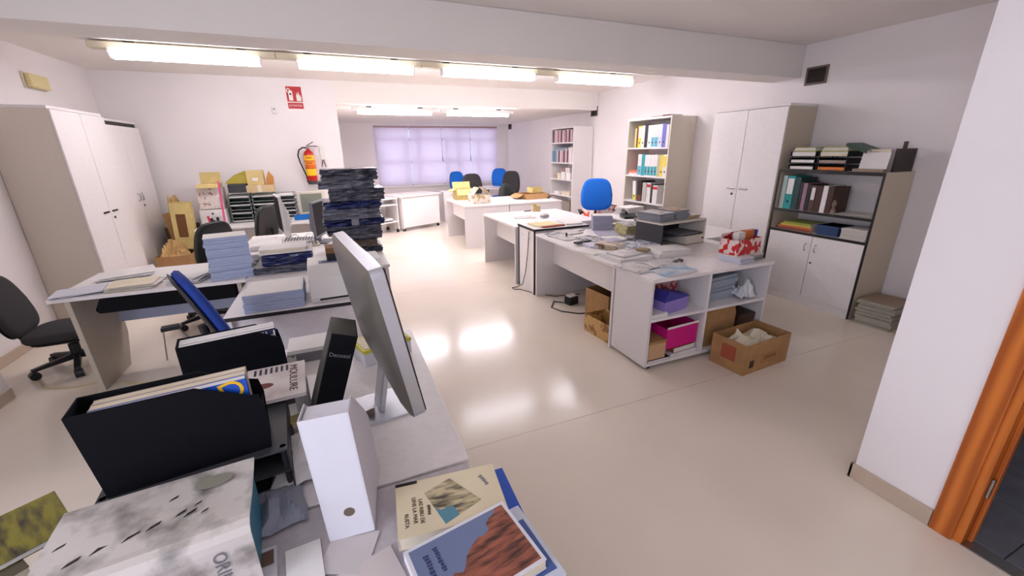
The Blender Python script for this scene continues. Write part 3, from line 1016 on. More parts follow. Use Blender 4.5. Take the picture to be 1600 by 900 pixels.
kf = thing('archive_file', 'tall black archive file leaning against the silver computer', 'magazine file', (-.190, 1.285, .767), 0, rot=(0, .33, .0))
kp = [(0, 0), (.20, 0), (.20, .12), (.15, .355), (0, .355)]
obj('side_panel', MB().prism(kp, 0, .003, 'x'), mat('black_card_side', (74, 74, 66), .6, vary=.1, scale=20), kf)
obj('side_panel', MB().prism(kp, .077, .080, 'x'), BLACKC, kf)
obj('spine', B(.003, 0, 0, .077, .003, .355), BLACKC, kf)
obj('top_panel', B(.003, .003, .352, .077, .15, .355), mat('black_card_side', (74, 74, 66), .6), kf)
obj('slope_panel', MB().prism([(.15, .352), (.2, .117), (.2, .12), (.15, .355)], .003, .077, 'x'), BLACKC, kf)
obj('base', B(.003, .003, 0, .077, .20, .003), BLACKC, kf)
text('lettering', 'Decosol', .019, mat('grey_print', (120, 120, 128), .6), kf, (.040, -.0006, .285), (RX, 0, 0))

# ---- magazine with rotated title lying between the files
t = magazine('magazine', 'pinkish white magazine with sideways title lying between the black files', 'magazine', (-.350, 1.30, .895), .08, .175, .20, .012, two_tone('pink_grey_cover', (206, 190, 186), (232, 222, 216), 9, .48, soft=.1), rot=(.10, .0, .06))
text('title', 'MOULURE', .034, mat('brown_print', (70, 52, 44), .6), t, (.138, .105, .0126), (0, 0, -PI / 2))
obj('picture', MB().prism([(.045 + .036 * math.cos(a * PI / 8), .085 + .016 * math.sin(a * PI / 8)) for a in range(16)], .012, .0126, 'z'), solid(120, 70, 62), t)
for k in range(7):
    obj('picture', B(.02 + k * .016, .155, .012, .027 + k * .016, .19, .0126), solid(66, 62, 74), t)

# ---- large folded newspaper over a black slip case
sc_ = thing('slip_case', 'black slip case under the folded newspaper in left foreground', 'box', (-.555, .805, .741), .10)
obj('body', B(.0, .0, 0, .285, .19, .165), BLACKC, sc_, bevel=.004)
obj('spine_strip', B(.285, .01, .01, .288, .18, .155), solid(60, 120, 140), sc_)
np_ = thing('newspaper', 'folded white newspaper with bird drawing in the left foreground corner', 'newspaper', (-.60, .783, .907), .10)
NEWS = two_tone('newsprint_drawing', (116, 110, 104), (216, 208, 200), 11, .42, soft=.10)


def np_fn(u, v):
    # v 0..1 : from far edge, over the front edge, downwards
    s = v * .40
    x = u * .345
    if s < .20:
        return (x, .205 - s, .006 + .006 * math.sin(u * 5) * math.sin(v * 7))
    a = s - .20
    if a < .03:
        q = a / .03 * PI / 2
        return (x, .005 - .019 * math.sin(q), .006 - .019 * (1 - math.cos(q)))
    return (x, -.016 - .003 * math.sin(u * 4), .006 - .019 - (a - .03) * .93)


obj('front_page', MB().grid(16, 28, np_fn), NEWS, np_, solidify=.004)
text('title', 'ORINO', .034, mat('grey_print', (120, 120, 128), .6), np_, (.285, -.0215, -.085), (RX, PI / 2, 0))
obj('drawing', MB().prism([(.265 + .042 * math.cos(a) * (1.0 if math.cos(a) > 0 else .8), .155 + .020 * math.sin(a)) for a in [i * PI / 9 for i in range(18)]], .0125, .0132, 'z'), solid(150, 146, 132), np_, rot=(0, 0, 0))
for (x, y, w) in ((.05, .035, .02), (.085, .045, .03), (.13, .05, .025), (.165, .06, .02), (.21, .075, .016), (.24, .09, .012), (.10, .09, .02), (.15, .12, .012), (.02, .09, .015), (.06, .12, .02), (.19, .13, .014), (.225, .065, .02), (.12, .15, .016), (.07, .16, .012), (.255, .06, .012)):
    obj('drawing', MB().prism([(x, y), (x + w, y + w * .5), (x + w * 1.1, y + w * .9), (x + w * .3, y + w * .45)], .0122, .0132, 'z'), solid(44, 40, 42), np_)

# ---- green magazine on a pile of books, bottom left corner
zz = .741
for k, (cm, lab) in enumerate(((solid(120, 96, 84), 'brown book at bottom of the pile in lower left corner'), (solid(186, 178, 168), 'grey book in middle of the pile in lower left corner'), (solid(92, 84, 66), 'olive book below the green magazine in lower left corner'))):
    magazine('book', lab, 'book', (-.93 - .005 * k, .86 + .01 * k, zz), -.95 + .04 * k, .17, .24, .045, cm, PAPERC)
    zz += .046
t = magazine('magazine', 'dark green and brown photo magazine in the lower left corner', 'magazine', (-.928, .962, zz), -.97, .175, .275, .012, landscape('green_field_cover', (92, 80, 62), (136, 128, 44), (56, 48, 40), 2.2, -.03, 12))

# ---- books on the side table
t = magazine('book', 'blue book at bottom of the stack on the near side table', 'book', (.055, .715, .741), -.04, .27, .195, .024, solid(26, 86, 196, .35))
t = magazine('book', 'cream book with slanted coast photo and title on the near side table', 'book', (.022, .748, .766), -.10, .262, .168, .034, mat('cream_cover', (228, 214, 180), .4, vary=.02, scale=10), PAPERC)
obj('picture', MB().prism([(.070, .118), (.138, .150), (.205, .055), (.11, .010)], .034, .0346, 'z'), landscape('coast_cover', (86, 140, 158), (206, 190, 150), (84, 76, 60), 1.3, .125, 22), t)
obj('black_corner', B(.0, .158, .028, .055, .1684, .0345), BLACKP, t)
BT = mat('brown_print', (70, 52, 44), .6)
for k, (w, x, y) in enumerate((('RUSTA', .022, .045), ('LENS LA MAR', .042, .072), ('LAS RIBU DE', .058, .065))):
    text('title', w, .0135, BT, t, (x, y, .0346), (0, 0, -PI / 2))
marks('author', 6, .009, BT, t, (.076, .062, .0346), (0, 0, -PI / 2))
marks('publisher', 6, .012, mat('grey_print', (120, 120, 128), .6), t, (.225, .115, .0346), (0, 0, -1.2))
t = magazine('book', 'white and blue book under the red rock photo book', 'book', (.075, .50, .741), .12, .26, .20, .058, solid(206, 212, 226))
obj('picture', B(.19, .02, .058, .25, .16, .0586), solid(70, 96, 160), t)
t = magazine('book', 'book with red rock and grey-blue sky photo cover on the near side table', 'book', (.058, .515, .801), .17, .245, .178, .026, mat('white_card', (226, 224, 230), .55), PAPERC)
obj('picture', B(.008, .008, .026, .237, .170, .0265), landscape('red_rock_cover', (112, 126, 160), (168, 98, 76), (70, 42, 34), -.95, .03, 16), t)
marks('title', 7, .014, mat('navy_print', (50, 58, 96), .6), t, (.035, .115, .0268), (0, 0, -PI / 2))
marks('author', 9, .012, mat('navy_print', (50, 58, 96), .6), t, (.058, .12, .0268), (0, 0, -PI / 2))


# ---- loose sheets and odds on the near desks
def sheet(name, label, cat, loc, rz, w, d, m, curl=.01, group=None, thick=.0006, rot=None, seed=0):
    r = random.Random(seed)
    a, b, c = r.uniform(.5, 1.5), r.uniform(0, 6), r.uniform(.5, 1.5)
    o = obj(name, MB().grid(8, 8, lambda u, v: ((u - .5) * w, (v - .5) * d, .001 + curl * (math.sin(a * u * 4 + b) * math.sin(c * v * 4 + b) * .5 + .5))), m, loc=loc, rot=rot or (0, 0, rz), solidify=thick)
    return tag(o, label, cat, group)


def crumple(name, label, cat, loc, rz, w, d, h, m, seed, n=6):
    r = random.Random(seed)
    n = max(4, n)
    hs = [[r.uniform(0, 1) for _ in range(n + 2)] for _ in range(n + 2)]
    dxs = [[(r.uniform(-1, 1), r.uniform(-1, 1)) for _ in range(n + 2)] for _ in range(n + 2)]
    def f(u, v):
        i, j = int(u * n), int(v * n)
        a, b = u * n - i, v * n - j
        def lerp(g):
            return (g(i, j) * (1 - a) + g(i + 1, j) * a) * (1 - b) + (g(i, j + 1) * (1 - a) + g(i + 1, j + 1) * a) * b
        e = min(1, 3.5 * min(u, 1 - u, v, 1 - v))
        hz = lerp(lambda p, q: hs[p][q])
        return ((u - .5) * w + lerp(lambda p, q: dxs[p][q][0]) * w * .05, (v - .5) * d + lerp(lambda p, q: dxs[p][q][1]) * d * .05, .002 + h * (.25 + .75 * hz) * (e * .8 + .2))
    mb = MB().grid(n * 3, n * 3, f)
    o = obj(name, mb, m, loc=loc, rot=(0, 0, rz), solidify=.001)
    return tag(o, label, cat)


GREYBAG = mat('grey_plastic_bag', (150, 152, 164), .35, bump=.3, bscale=30)
sheet('paper_sheet', 'white envelope lying in front of the white archive file', 'paper', (-.178, .80, .743), .12, .075, .15, PAPER, .004, seed=1)
sheet('paper_sheet', 'small white card with brown picture beside the newspaper', 'paper', (-.262, .835, .743), .12, .05, .13, mat('white_card', (226, 224, 230), .55), .002, seed=2)
sheet('photo_print', 'tiny brown picture stuck on the small white card', 'photo', (-.262, .868, .7465), .12, .03, .04, solid(120, 92, 78), .0, seed=3)
sheet('paper_sheet', 'grey sheet corner sticking out under the white archive file', 'paper', (-.085, .815, .741), -.4, .11, .11, solid(206, 198, 196), .002, seed=4)
sheet('paper_sheet', 'pinkish letter at bottom edge of the near side table', 'paper', (-.04, .71, .741), .25, .13, .14, solid(212, 202, 198), .002, seed=5)
crumple('plastic_sleeve', 'crumpled grey plastic sleeve between newspaper and white archive file', 'plastic sleeve', (-.245, 1.02, .742), .2, .11, .17, .045, GREYBAG, 5, n=4)
crumple('paper_heap', 'crumpled white papers beside the large black magazine file', 'paper', (-.225, 1.19, .742), .1, .12, .22, .09, PAPER, 6, n=4)
sheet('envelope', 'yellow envelope corner behind the white archive file', 'envelope', (-.205, 1.335, .80), .5, .08, .05, mat('manila', (206, 190, 130), .6), .004, seed=7, rot=(.3, .1, .5))
t = thing('paper_roll', 'rolled white paper standing behind the white archive file', 'paper roll', (-.205, 1.43, .741))
obj('roll', MB().cyl((0, 0, 0), (0, 0, .16), .024, n=20, caps=False), PAPER, t, solidify=.002)
obj('core', MB().cyl((0, 0, 0), (0, 0, .157), .012, n=14, caps=False), mat('core_brown', (96, 66, 48), .8), t, solidify=.002)
tag(obj('paper_wedge', MB().prism([(-.022, .012), (.02, .014), (.004, -.02)], 0, .012, 'z'), mat('taupe_card', (120, 104, 92), .7), loc=(.006, 1.345, .7475), rot=(0, 0, .3)), 'small brown triangular scrap beside the white archive file', 'scrap')
t = thing('paper_block', 'flat white paper packet behind the standing black archive file', 'paper stack', (-.30, 1.88, .741), .02)
obj('base_box', B(0, 0, 0, .245, .16, .045), MGREY, t, bevel=.003)
obj('sheets', B(.004, .002, .045, .242, .158, .062), PAPER, t)
t = thing('packet_box', 'yellow-topped white packet on far edge of the near desk', 'box', (.015, 1.72, .741), .30)
obj('carton', B(0, 0, 0, .22, .15, .06), mat('white_card', (226, 224, 230), .55), t, bevel=.002)
obj('lid', B(-.002, -.002, .06, .222, .152, .076), mat('lime_yellow', (214, 206, 70), .5), t)
obj('paper', B(.01, .01, .076, .21, .13, .079), PAPERC, t)

# ================================================================== LEFT DESKS
def paper_stack(name, label, loc, rz, w, d, h, n, m, top=PAPER, jit=.006, cat='paper stack', seed=0, part='ream', group=None):
    r = random.Random(seed)
    t = thing(name, label, cat, loc, rz, group)
    hh_ = h / n
    for k in range(n):
        dx, dy = r.uniform(-jit, jit), r.uniform(-jit, jit)
        obj(part, B(dx, dy, k * hh_ + .0005, w + dx, d + dy, (k + 1) * hh_ - .0005), m, t)
    obj('top_sheet', B(.002, .002, h, w - .002, d - .002, h + .002), top, t)
    return t


paper_stack('paper_stack', 'tall leaning stack of printed booklets with bluish edges on left desk', (-.935, 3.53, .741), .20, .27, .22, .315, 15, PAPERB, seed=3, jit=.009)
paper_stack('paper_stack', 'low neat stack of white sheets with bluish edges near desk edge', (-.59, 2.675, .741), .03, .32, .30, .105, 6, PAPERB, seed=4, jit=.004)
# printer
t = thing('printer', 'white printer with sloped lid on the desk behind the silver computer', 'printer', (-.235, 2.70, .741), .04)
obj('body', MB().prism([(.0, .0), (.0, .03), (.06, .14), (.17, .20), (.42, .20), (.42, 0)], 0, .46, 'x'), WHITEP, t, bevel=.006)
obj('paper_slot', B(.05, -.002, .012, .40, .004, .024), BLACKP, t)
obj('control_panel', B(.07, .20, .198, .30, .27, .204), MGREY, t)
obj('button_row', B(.09, .215, .204, .20, .235, .207), solid(60, 70, 150), t)
t = thing('cardboard_box', 'small dark brown box on top of the white printer', 'box', (-.12, 2.93, .946), .05)
obj('carton', B(0, 0, 0, .17, .14, .05), BLACKP, t, bevel=.002)
obj('flap', B(.0, .0, .05, .17, .14, .085), CARDD, t)

# black wrapped packages, low pile of two and tall tower
def package(label, x0, x1, y0, d, z0, z1, m, seed, band=False, group='wrapped packages in the tower'):
    r = random.Random(seed)
    w, h = x1 - x0, z1 - z0
    t = thing('wrapped_package', label, 'package', (x0, y0, z0), r.uniform(-.04, .04), group)
    nx, ny, nz = 10, 8, 3
    bm = bmesh.new()
    mb = B(0, 0, 0, w, d, h)
    me = mb.mesh('wrapping')
    bm.from_mesh(me)
    bmesh.ops.subdivide_edges(bm, edges=bm.edges[:], cuts=7, use_grid_fill=True)
    for v in bm.verts:
        if v.co.z > .003 and v.co.z < h - .003:
            k = .013
            v.co.x += r.uniform(-k, k)
            v.co.y += r.uniform(-k, k)
        elif v.co.z >= h - .003:
            v.co.z -= r.uniform(0, .006)
    bm.to_mesh(me)
    bm.free()
    obj('wrapping', me, m, t)
    if band:
        obj('tape_band', B(w * .45, -.013, .004, w * .57, d, h + .0005), MGREY, t)
    return t


lev = [.742, .80, .868, .915, 1.00, 1.06, 1.155, 1.222, 1.33, 1.40, 1.50]
xs = [(.03, .33), (.01, .29), (-.06, .34), (-.12, .345), (-.145, .375), (-.135, .35), (-.12, .365), (-.06, .40), (-.14, .32), (-.11, .355)]
tm_ = [WRAP, WRAPN, WRAPG, WRAP, WRAPB, WRAPG, WRAPB, WRAP, WRAPG, WRAP]
for k in range(10):
    nm = 'topmost' if k == 9 else 'lowest' if k == 0 else ORD[9 - k] + ' from top'
    package('plastic-wrapped package in the tall dark tower, %s of ten' % nm, xs[k][0], xs[k][1], 4.0, .32, lev[k] + .001, lev[k + 1], tm_[k], 20 + k, band=(k == 4))
package('lower of two dark wrapped packages beside the booklet stack', -.67, -.27, 3.57, .30, .742, .80, WRAPG, 51, group='low wrapped packages')
package('upper of two dark wrapped packages beside the booklet stack', -.60, -.255, 3.59, .28, .801, .88, WRAPB, 52, group='low wrapped packages')
t = thing('paper_folder', 'white folder of papers on top of the low wrapped packages', 'folder', (-.62, 3.60, .885), .06)
obj('cover', B(0, 0, 0, .38, .27, .012), PAPER, t)
obj('sheets', B(.01, .02, .012, .33, .27, .03), PAPERC, t)
obj('top_cover', B(.0, .03, .03, .34, .27, .034), PAPER, t)
crumple('paper_heap', 'crumpled white paper between booklet stack and wrapped packages', 'paper', (-.80, 4.02, .742), .4, .13, .22, .14, PAPER, 9)
sheet('paper_sheet', 'white sheets lying behind the tall booklet stack', 'paper', (-.62, 4.08, .80), .2, .30, .22, PAPER, .03, seed=12, thick=.05)

# papers on the left desk
LP = [('fan of white sheets at left corner of the left desk', -1.62, 3.66, .1, .36, .28, .022, PAPER), ('bluish printed sheets hanging over corner of the left desk', -1.70, 3.60, .3, .26, .21, .03, solid(214, 216, 226)),
      ('cream folder pile on the left desk', -1.42, 3.63, .05, .26, .23, .04, PAPERC), ('white sheets rising at back of the left desk', -1.55, 3.92, .25, .32, .24, .05, PAPER),
      ('long flat white printout behind the blue chair on left desk', -1.20, 3.88, .12, .42, .26, .03, PAPER), ('folded white leaflets next to the booklet stack', -1.10, 3.64, -.3, .20, .20, .05, PAPER)]
for k, (lab, x, y, rz, w, d, h, m) in enumerate(LP):
    t = thing('paper_pile', lab, 'papers', (x, y, .741), rz)
    nn = max(2, int(h / .008))
    r = random.Random(70 + k)
    for q in range(nn):
        j1, j2, j3 = r.uniform(-.02, .02), r.uniform(-.02, .02), r.uniform(-.12, .12)
        obj('sheet', MB().grid(4, 4, lambda u, v: ((u - .5) * w + j1, (v - .5) * d + j2, h * q / nn + .003 + .010 * u * v * math.sin(q + k))), m if q % 2 == 0 else PAPER, t, rot=(0, 0, j3), solidify=.004)

# flat monitors edge-on
def monitor(label, loc, rz, w, h, shell, scr, thick=.05):
    t = thing('flat_monitor', label, 'monitor', loc, rz)
    obj('bezel', B(-w / 2, -.012, .07, w / 2, .014, .07 + h), shell, t, bevel=.004)
    obj('screen', B(-w / 2 + .018, -.0135, .095, w / 2 - .018, -.012, .07 + h - .018), scr, t)
    obj('back_shell', MB().prism([(.014, .10), (.014, .05 + h), (thick, .09 + h * .5), (thick, .15)], -w / 2 + .04, w / 2 - .04, 'x'), shell, t, bevel=.006)
    obj('stand', MB().prism([(.03, 0), (.07, 0), (thick + .005, .22), (.02, .22)], -.04, .04, 'x'), shell, t)
    obj('base', B(-.12, -.08, 0, .12, .12, .014), shell, t, bevel=.006)
    return t


GSCR = mat('dark_screen', (12, 12, 14), .5, spec=.1)
monitor('white flat monitor seen edge-on on the cluttered desk', (-.60, 5.10, .741), -1.35, .42, .40, WHITEP, GSCR, .07)
monitor('black-screened flat monitor seen edge-on beside the dark tower', (-.20, 4.72, .741), 1.28, .40, .36, MGREY, GSCR)
# keyboards and clutter
for lab, x, y, rz, m in (('beige keyboard on the cluttered desk before the edge-on monitors', -.42, 4.50, .15, OFFP), ('pale keyboard behind the beige one on the cluttered desk', -.40, 4.80, -.1, WHITEP)):
    t = thing('keyboard', lab, 'keyboard', (x, y, .741), rz)
    obj('case', MB().prism([(0, 0), (.15, 0), (.15, .03), (0, .016)], -.2, .2, 'x'), m, t, bevel=.003)
    km = B(-.009, -.009, 0, .009, .009, .008).mesh('key')
    for i in range(13):
        for j in range(4):
            obj('key', km, MGREY if (i + j) % 7 == 0 else OFFP, t, loc=(-.17 + i * .028, .028 + j * .03, .018 + j * .003), rot=(.09, 0, 0))
tag(obj('cable', MB().tube([(-.55 + .04 * k, 4.95 + .05 * math.sin(k * 1.3), .75 + .05 * abs(math.sin(k * .9))) for k in range(14)], .004), solid(180, 172, 160)), 'tangled pale cable on the cluttered desk', 'cable')
paper_stack('paper_stack', 'white papers in front of the white edge-on monitor', (-.83, 4.50, .741), .1, .26, .3, .05, 4, PAPER, seed=8)

# ================================================================== BACK TABLE
ZT = .70
# letter tray rack, three columns
GT = mat('green_grey_tray', (120, 134, 126), .45)
def rack(label, x, w, n, m, zt=.39, d=.32, y=6.93, group='letter tray columns'):
    t = thing('letter_tray_rack', label, 'letter tray', (x, y, ZT + .001), 0, group)
    for k in range(n):
        z = zt * k / n
        obj('tray', B(0, 0, z, w, d, z + .006).box(0, .0, z, .006, d, z + .045).box(w - .006, .0, z, w, d, z + .045).box(0, d - .006, z, w, d, z + .045).box(0, 0, z, w, .005, z + .016), m, t)
        if k % 2 == 0:
            obj('papers', B(.012, .02, z + .006, w - .012, d - .01, z + .028), PAPER, t)
    for xx in (.01, w - .01):
        obj('post', MB().cyl((xx, .015, 0), (xx, .015, zt + .02), .006, n=8), m, t)
    return t


rack('left column of grey-green letter trays on the back table', -1.42, .27, 7, GT)
rack('middle column of grey-green letter trays on the back table', -1.13, .29, 7, GT)
rack('right column of grey-green letter trays on the back table', -.82, .24, 7, mat('pale_tray', (176, 180, 176), .45))


def carton(name, label, loc, rz, w, d, h, m, inner=CARDD, flaps=(1, 1, 1, 1), fang=(2.0, 2.0, 2.0, 2.0), fl=.5, cat='box', rot=None, th=.004, group=None):
    """open cardboard box: bottom, four walls, flaps (front, back, left, right)"""
    t = thing(name, label, cat, loc, rz, group, rot=rot)
    obj('bottom', B(0, 0, 0, w, d, th), m, t)
    obj('wall', B(0, 0, th, w, th, h), m, t)
    obj('wall', B(0, d - th, th, w, d, h), m, t)
    obj('wall', B(0, th, th, th, d - th, h), m, t)
    obj('wall', B(w - th, th, th, w, d - th, h), m, t)
    L = min(w, d) * fl
    if flaps[0]: obj('flap', B(.003, 0, 0, w - .003, th, L), m, t, loc=(0, 0, h), rot=(fang[0], 0, 0))
    if flaps[1]: obj('flap', B(.003, -th, 0, w - .003, 0, L), m, t, loc=(0, d, h), rot=(-fang[1], 0, 0))
    if flaps[2]: obj('flap', B(0, .003, 0, th, d - .003, L), m, t, loc=(0, 0, h), rot=(0, -fang[2], 0))
    if flaps[3]: obj('flap', B(-th, .003, 0, 0, d - .003, L), m, t, loc=(w, 0, h), rot=(0, fang[3], 0))
    return t


PRB = two_tone('printed_carton', (176, 120, 120), (228, 218, 208), 22, .42, soft=.04)
t = thing('printed_carton', 'white printed carton left of the letter trays', 'box', (-1.75, 6.88, ZT + .22), .02)
obj('carton', B(0, 0, 0, .28, .30, .28), PRB, t, bevel=.002)
t = thing('white_drawer_box', 'white drawer box under the printed carton', 'box', (-1.77, 6.86, ZT + .001), 0)
obj('carcass', B(0, 0, 0, .31, .33, .21), WHITEP, t, bevel=.003)
for k in range(2):
    d = obj('drawer', B(.012, -.006, .015 + k * .097, .298, 0, .10 + k * .097), LAM, t, bevel=.002)
    obj('knob', MB().cyl((.155, -.006, .06 + k * .097), (.155, -.02, .06 + k * .097), .012), BLACKP, d)
carton('cardboard_carton', 'yellow cardboard box standing open on the printed carton', (-1.73, 6.93, ZT + .501), .03, .25, .2, .05, CARDY, flaps=(1, 1, 0, 0), fang=(1.9, .25, 0, 0), fl=.75)
t = thing('grey_case', 'dark grey case on top of the left letter trays', 'case', (-1.40, 6.98, ZT + .413), 0)
obj('shell', B(0, 0, 0, .23, .2, .12), DGREY, t, bevel=.01)
obj('lid_seam', B(-.001, -.001, .08, .231, .2, .085), BLACKP, t)
tag(obj('paper_bag', MB().prism([(0, 0), (.30, .0), (.31, .10), (.24, .17), (.13, .12), (.02, .03)], 0, .12, 'y').jitter(.006), mat('olive_bag', (176, 160, 60), .6), loc=(-1.42, 7.0, ZT + .534)), 'olive yellow folded bag on top of the grey case', 'bag')
t = thing('cardboard_carton', 'flat pale cardboard box across the middle letter trays', 'box', (-1.17, 6.93, ZT + .413), 0)
obj('carton', B(0, 0, 0, .33, .28, .095), mat('pale_carton', (208, 184, 140), .8, vary=.03), t, bevel=.002)
obj('tape', B(.14, -.002, .0, .19, .282, .0965), PAPERC, t)
t = thing('cardboard_carton', 'square beige carton with pale label above the letter trays', 'box', (-1.15, 6.98, ZT + .51), .02)
obj('carton', B(0, 0, 0, .21, .16, .20), mat('beige_carton', (214, 190, 130), .8, vary=.03), t, bevel=.002)
obj('label', B(.07, -.002, .06, .14, 0, .10), PAPER, t)
tag(obj('paper_cone', MB().prism([(0, 0), (.09, 0), (.10, .10), (.05, .18), (.01, .09)], 0, .08, 'y'), mat('orange_brown_card', (196, 134, 66), .7), loc=(-.92, 7.0, ZT + .51)), 'orange-brown pointed card packet beside the beige carton', 'packet')
tag(obj('pink_strip', B(-.012, -.006, 0, .012, .006, .60), PINKS, loc=(-1.45, 6.62, ZT + .001), rot=(-.03, .05, 0)), 'tall pink strip standing at the edge of the back table', 'strip')
tag(obj('red_ribbon', B(-.012, -.005, 0, .012, .005, .16), solid(200, 40, 70), loc=(-1.60, 6.60, ZT + .001), rot=(0, -.1, 0)), 'short red strip standing beside the tall pink strip', 'strip')
t = thing('desk_gadget', 'small dark desk gadget on the white drawer box', 'gadget', (-1.65, 6.70, ZT + .001))
obj('body', B(0, 0, 0, .14, .08, .06), DGREY, t, bevel=.01)
obj('lever', B(.02, .02, .06, .05, .06, .11), BLACKP, t, bevel=.006)
obj('lever', B(.09, .02, .06, .12, .06, .12), BLACKP, t, bevel=.006)
# old monitor
t = thing('crt_monitor', 'old beige tube monitor on the back table by the extinguisher', 'monitor', (-.36, 6.86, ZT + .001), -.05)
obj('bezel', B(-.185, 0, .07, .185, .05, .40), OFFP, t, bevel=.01)
obj('screen', B(-.145, -.004, .105, .145, .0, .365), mat('grey_green_screen', (132, 134, 118), .25), t)
obj('tube_housing', MB().prism([(-.17, .08), (.17, .08), (.17, .39), (-.17, .39)], .05, .12, 'y'), OFFP, t)
obj('rear_housing', MB().prism([(-.12, .12), (.12, .12), (.12, .35), (-.12, .35)], .12, .36, 'y'), OFFP, t, bevel=.02)
obj('foot', MB().cyl((0, .15, 0), (0, .15, .07), .13, .10, n=24), OFFP, t)
t = thing('plastic_tray', 'shallow blue tray on white paper, on the back table', 'tray', (-.60, 6.44 + .13, ZT + .03), .05)
obj('base', B(0, 0, 0, .30, .22, .008), BLUEP, t)
obj('rim', B(0, 0, .008, .30, .01, .05).box(0, .21, .008, .3, .22, .05).box(0, .01, .008, .01, .21, .05).box(.29, .01, .008, .3, .21, .05), BLUEP, t)
t = thing('paper_pile', 'white folder beneath the blue tray', 'papers', (-.64, 6.56, ZT + .001), .05)
obj('sheet', B(0, 0, 0, .36, .25, .028), PAPER, t)
sheet('paper_sheet', 'white printout on the back table before the letter trays', 'paper', (-1.0, 6.72, ZT + .002), .1, .3, .2, PAPER, .012, seed=31, thick=.01)

# brown paper heap and leaning cartons in the back left corner
carton('cardboard_carton', 'tall empty cardboard box leaning beside the brown paper heap', (-2.04, 6.60, .45), 0, .22, .20, .60, CARDY, flaps=(0, 0, 0, 0), rot=(.0, .06, .12))
obj('window_cut', B(.05, -.003, .16, .15, .0, .46), mat('box_hollow', (110, 70, 40), .9), bpy.data.objects[[o.name for o in bpy.data.objects if o.get('label') == 'tall empty cardboard box leaning beside the brown paper heap'][0]])
tag(obj('cardboard_sheet', B(0, 0, 0, .22, .008, .45), CARD, loc=(-2.14, 6.86, .44), rot=(-.1, -.1, .1)), 'flat brown cardboard piece behind the leaning box', 'cardboard')
carton('cardboard_carton', 'brown carton on floor holding the wrapping paper heap', (-2.2, 6.3, .001), 0, .36, .58, .42, CARD, flaps=(0, 0, 0, 0))
crumple('paper_heap', 'heap of crumpled brown wrapping paper beside the corner cabinet', 'paper', (-2.05, 6.55, .36), .1, .28, .46, .26, mat('kraft_paper', (196, 160, 104), .75, vary=.08, scale=12), 14, n=12)
crumple('paper_heap', 'tuft of kraft paper hanging by the corner cabinet edge', 'paper', (-2.12, 7.18, .685), .0, .22, .36, .44, mat('kraft_paper', (196, 160, 104), .75), 15, n=8)
t = thing('storage_crate', 'dark crate under the tuft of kraft paper', 'box', (-2.24, 7.0, .001))
obj('body', B(0, 0, 0, .30, .42, .68), mat('dark_brown_card', (92, 72, 48), .8), t, bevel=.004)
obj('label', B(.05, -.002, .4, .2, 0, .55), CARD, t)

# ================================================================== WALL ITEMS
# sign
sg = thing('fire_sign', 'red and white fire extinguisher sign on the back wall', 'sign', (-.39, 7.45, 2.42), 0, rot=(0, 0, 0))
obj('plate', B(-.107, -.004, -.155, .107, 0, .155), mat('sign_white', (240, 232, 226), .5), sg)
obj('panel', B(-.103, -.006, -.055, .103, -.004, .151), REDS, sg)
obj('panel', B(-.103, -.006, -.151, .103, -.004, -.07), REDS, sg)
SW = mat('sign_white', (240, 232, 226), .5)
obj('pictogram_body', MB().prism([(-.075, -.04), (-.02, -.04), (-.02, .08), (-.035, .10), (-.06, .10), (-.075, .08)], -.008, -.006, 'y'), SW, sg)
obj('pictogram_hose', MB().tube([(-.05, -.007, .105), (-.07, -.007, .125), (-.09, -.007, .11), (-.088, -.007, .07)], .008, 6), SW, sg)
obj('pictogram_nozzle', B(-.062, -.009, .035, -.036, -.008, .06), BLACKP, sg)
fl_ = [(.025, -.045), (.085, -.045), (.092, .0), (.075, .05), (.07, .015), (.06, .09), (.045, .03), (.035, .075), (.025, .02)]
obj('pictogram_flame', MB().prism(fl_, -.008, -.006, 'y'), SW, sg)
text('lettering', 'EXTINTOR', .036, SW, sg, (0, -.0065, -.11), (RX, 0, 0))
# extinguisher
ex = thing('fire_extinguisher', 'red fire extinguisher with yellow label hung on back wall', 'fire extinguisher', (-.32, 7.35, 1.17))
obj('cylinder', MB().lathe([(.0, .05), (.07, .05), (.075, .06), (.075, .43), (.066, .47), (.04, .50), (.022, .51), (.02, .53), (0, .53)], 24), REDP, ex, smooth=True)
obj('base_ring', MB().lathe([(.0, 0), (.07, 0), (.073, .02), (.073, .055), (0, .055)], 24), DGREY, ex)
lb = MB()
for z0, z1, m in ((.13, .235, YELL), (.25, .275, solid(232, 120, 20)), (.285, .345, solid(240, 150, 20)), (.355, .43, YELL)):
    mb = MB()
    n = 14
    vs, fs = [], []
    for k in range(n + 1):
        a = PI * (1.08 + .84 * k / n)
        vs += [(.0762 * math.cos(a), .0762 * math.sin(a), z0), (.0762 * math.cos(a), .0762 * math.sin(a), z1)]
    fs = [(2 * k, 2 * k + 2, 2 * k + 3, 2 * k + 1) for k in range(n)]
    obj('label', mb.add(vs, fs), m, ex)
for k, w in enumerate(('6 kg', 'ABC')):
    marks('lettering', 5, .03, REDP, ex, (0, -.0772, .315 if k else .395), (RX, 0, 0))
obj('valve', MB().cyl((0, 0, .52), (0, 0, .56), .018), STEEL, ex)
obj('handle', B(-.02, -.012, .56, .11, .012, .572).xf(Matrix.Rotation(0.05, 4, 'Y')), BLACKP, ex)
obj('lever', MB().prism([(-.02, .572), (.085, .63), (.09, .62), (-.02, .56)], -.01, .01, 'y'), BLACKP, ex)
obj('hose', MB().tube([(-.015, 0, .54), (-.07, -.01, .545), (-.125, -.02, .51), (-.15, -.02, .43), (-.135, -.02, .33), (-.10, -.02, .21), (-.075, -.02, .13), (-.07, -.02, .08)], .010, 8), BLACKP, ex, smooth=True)
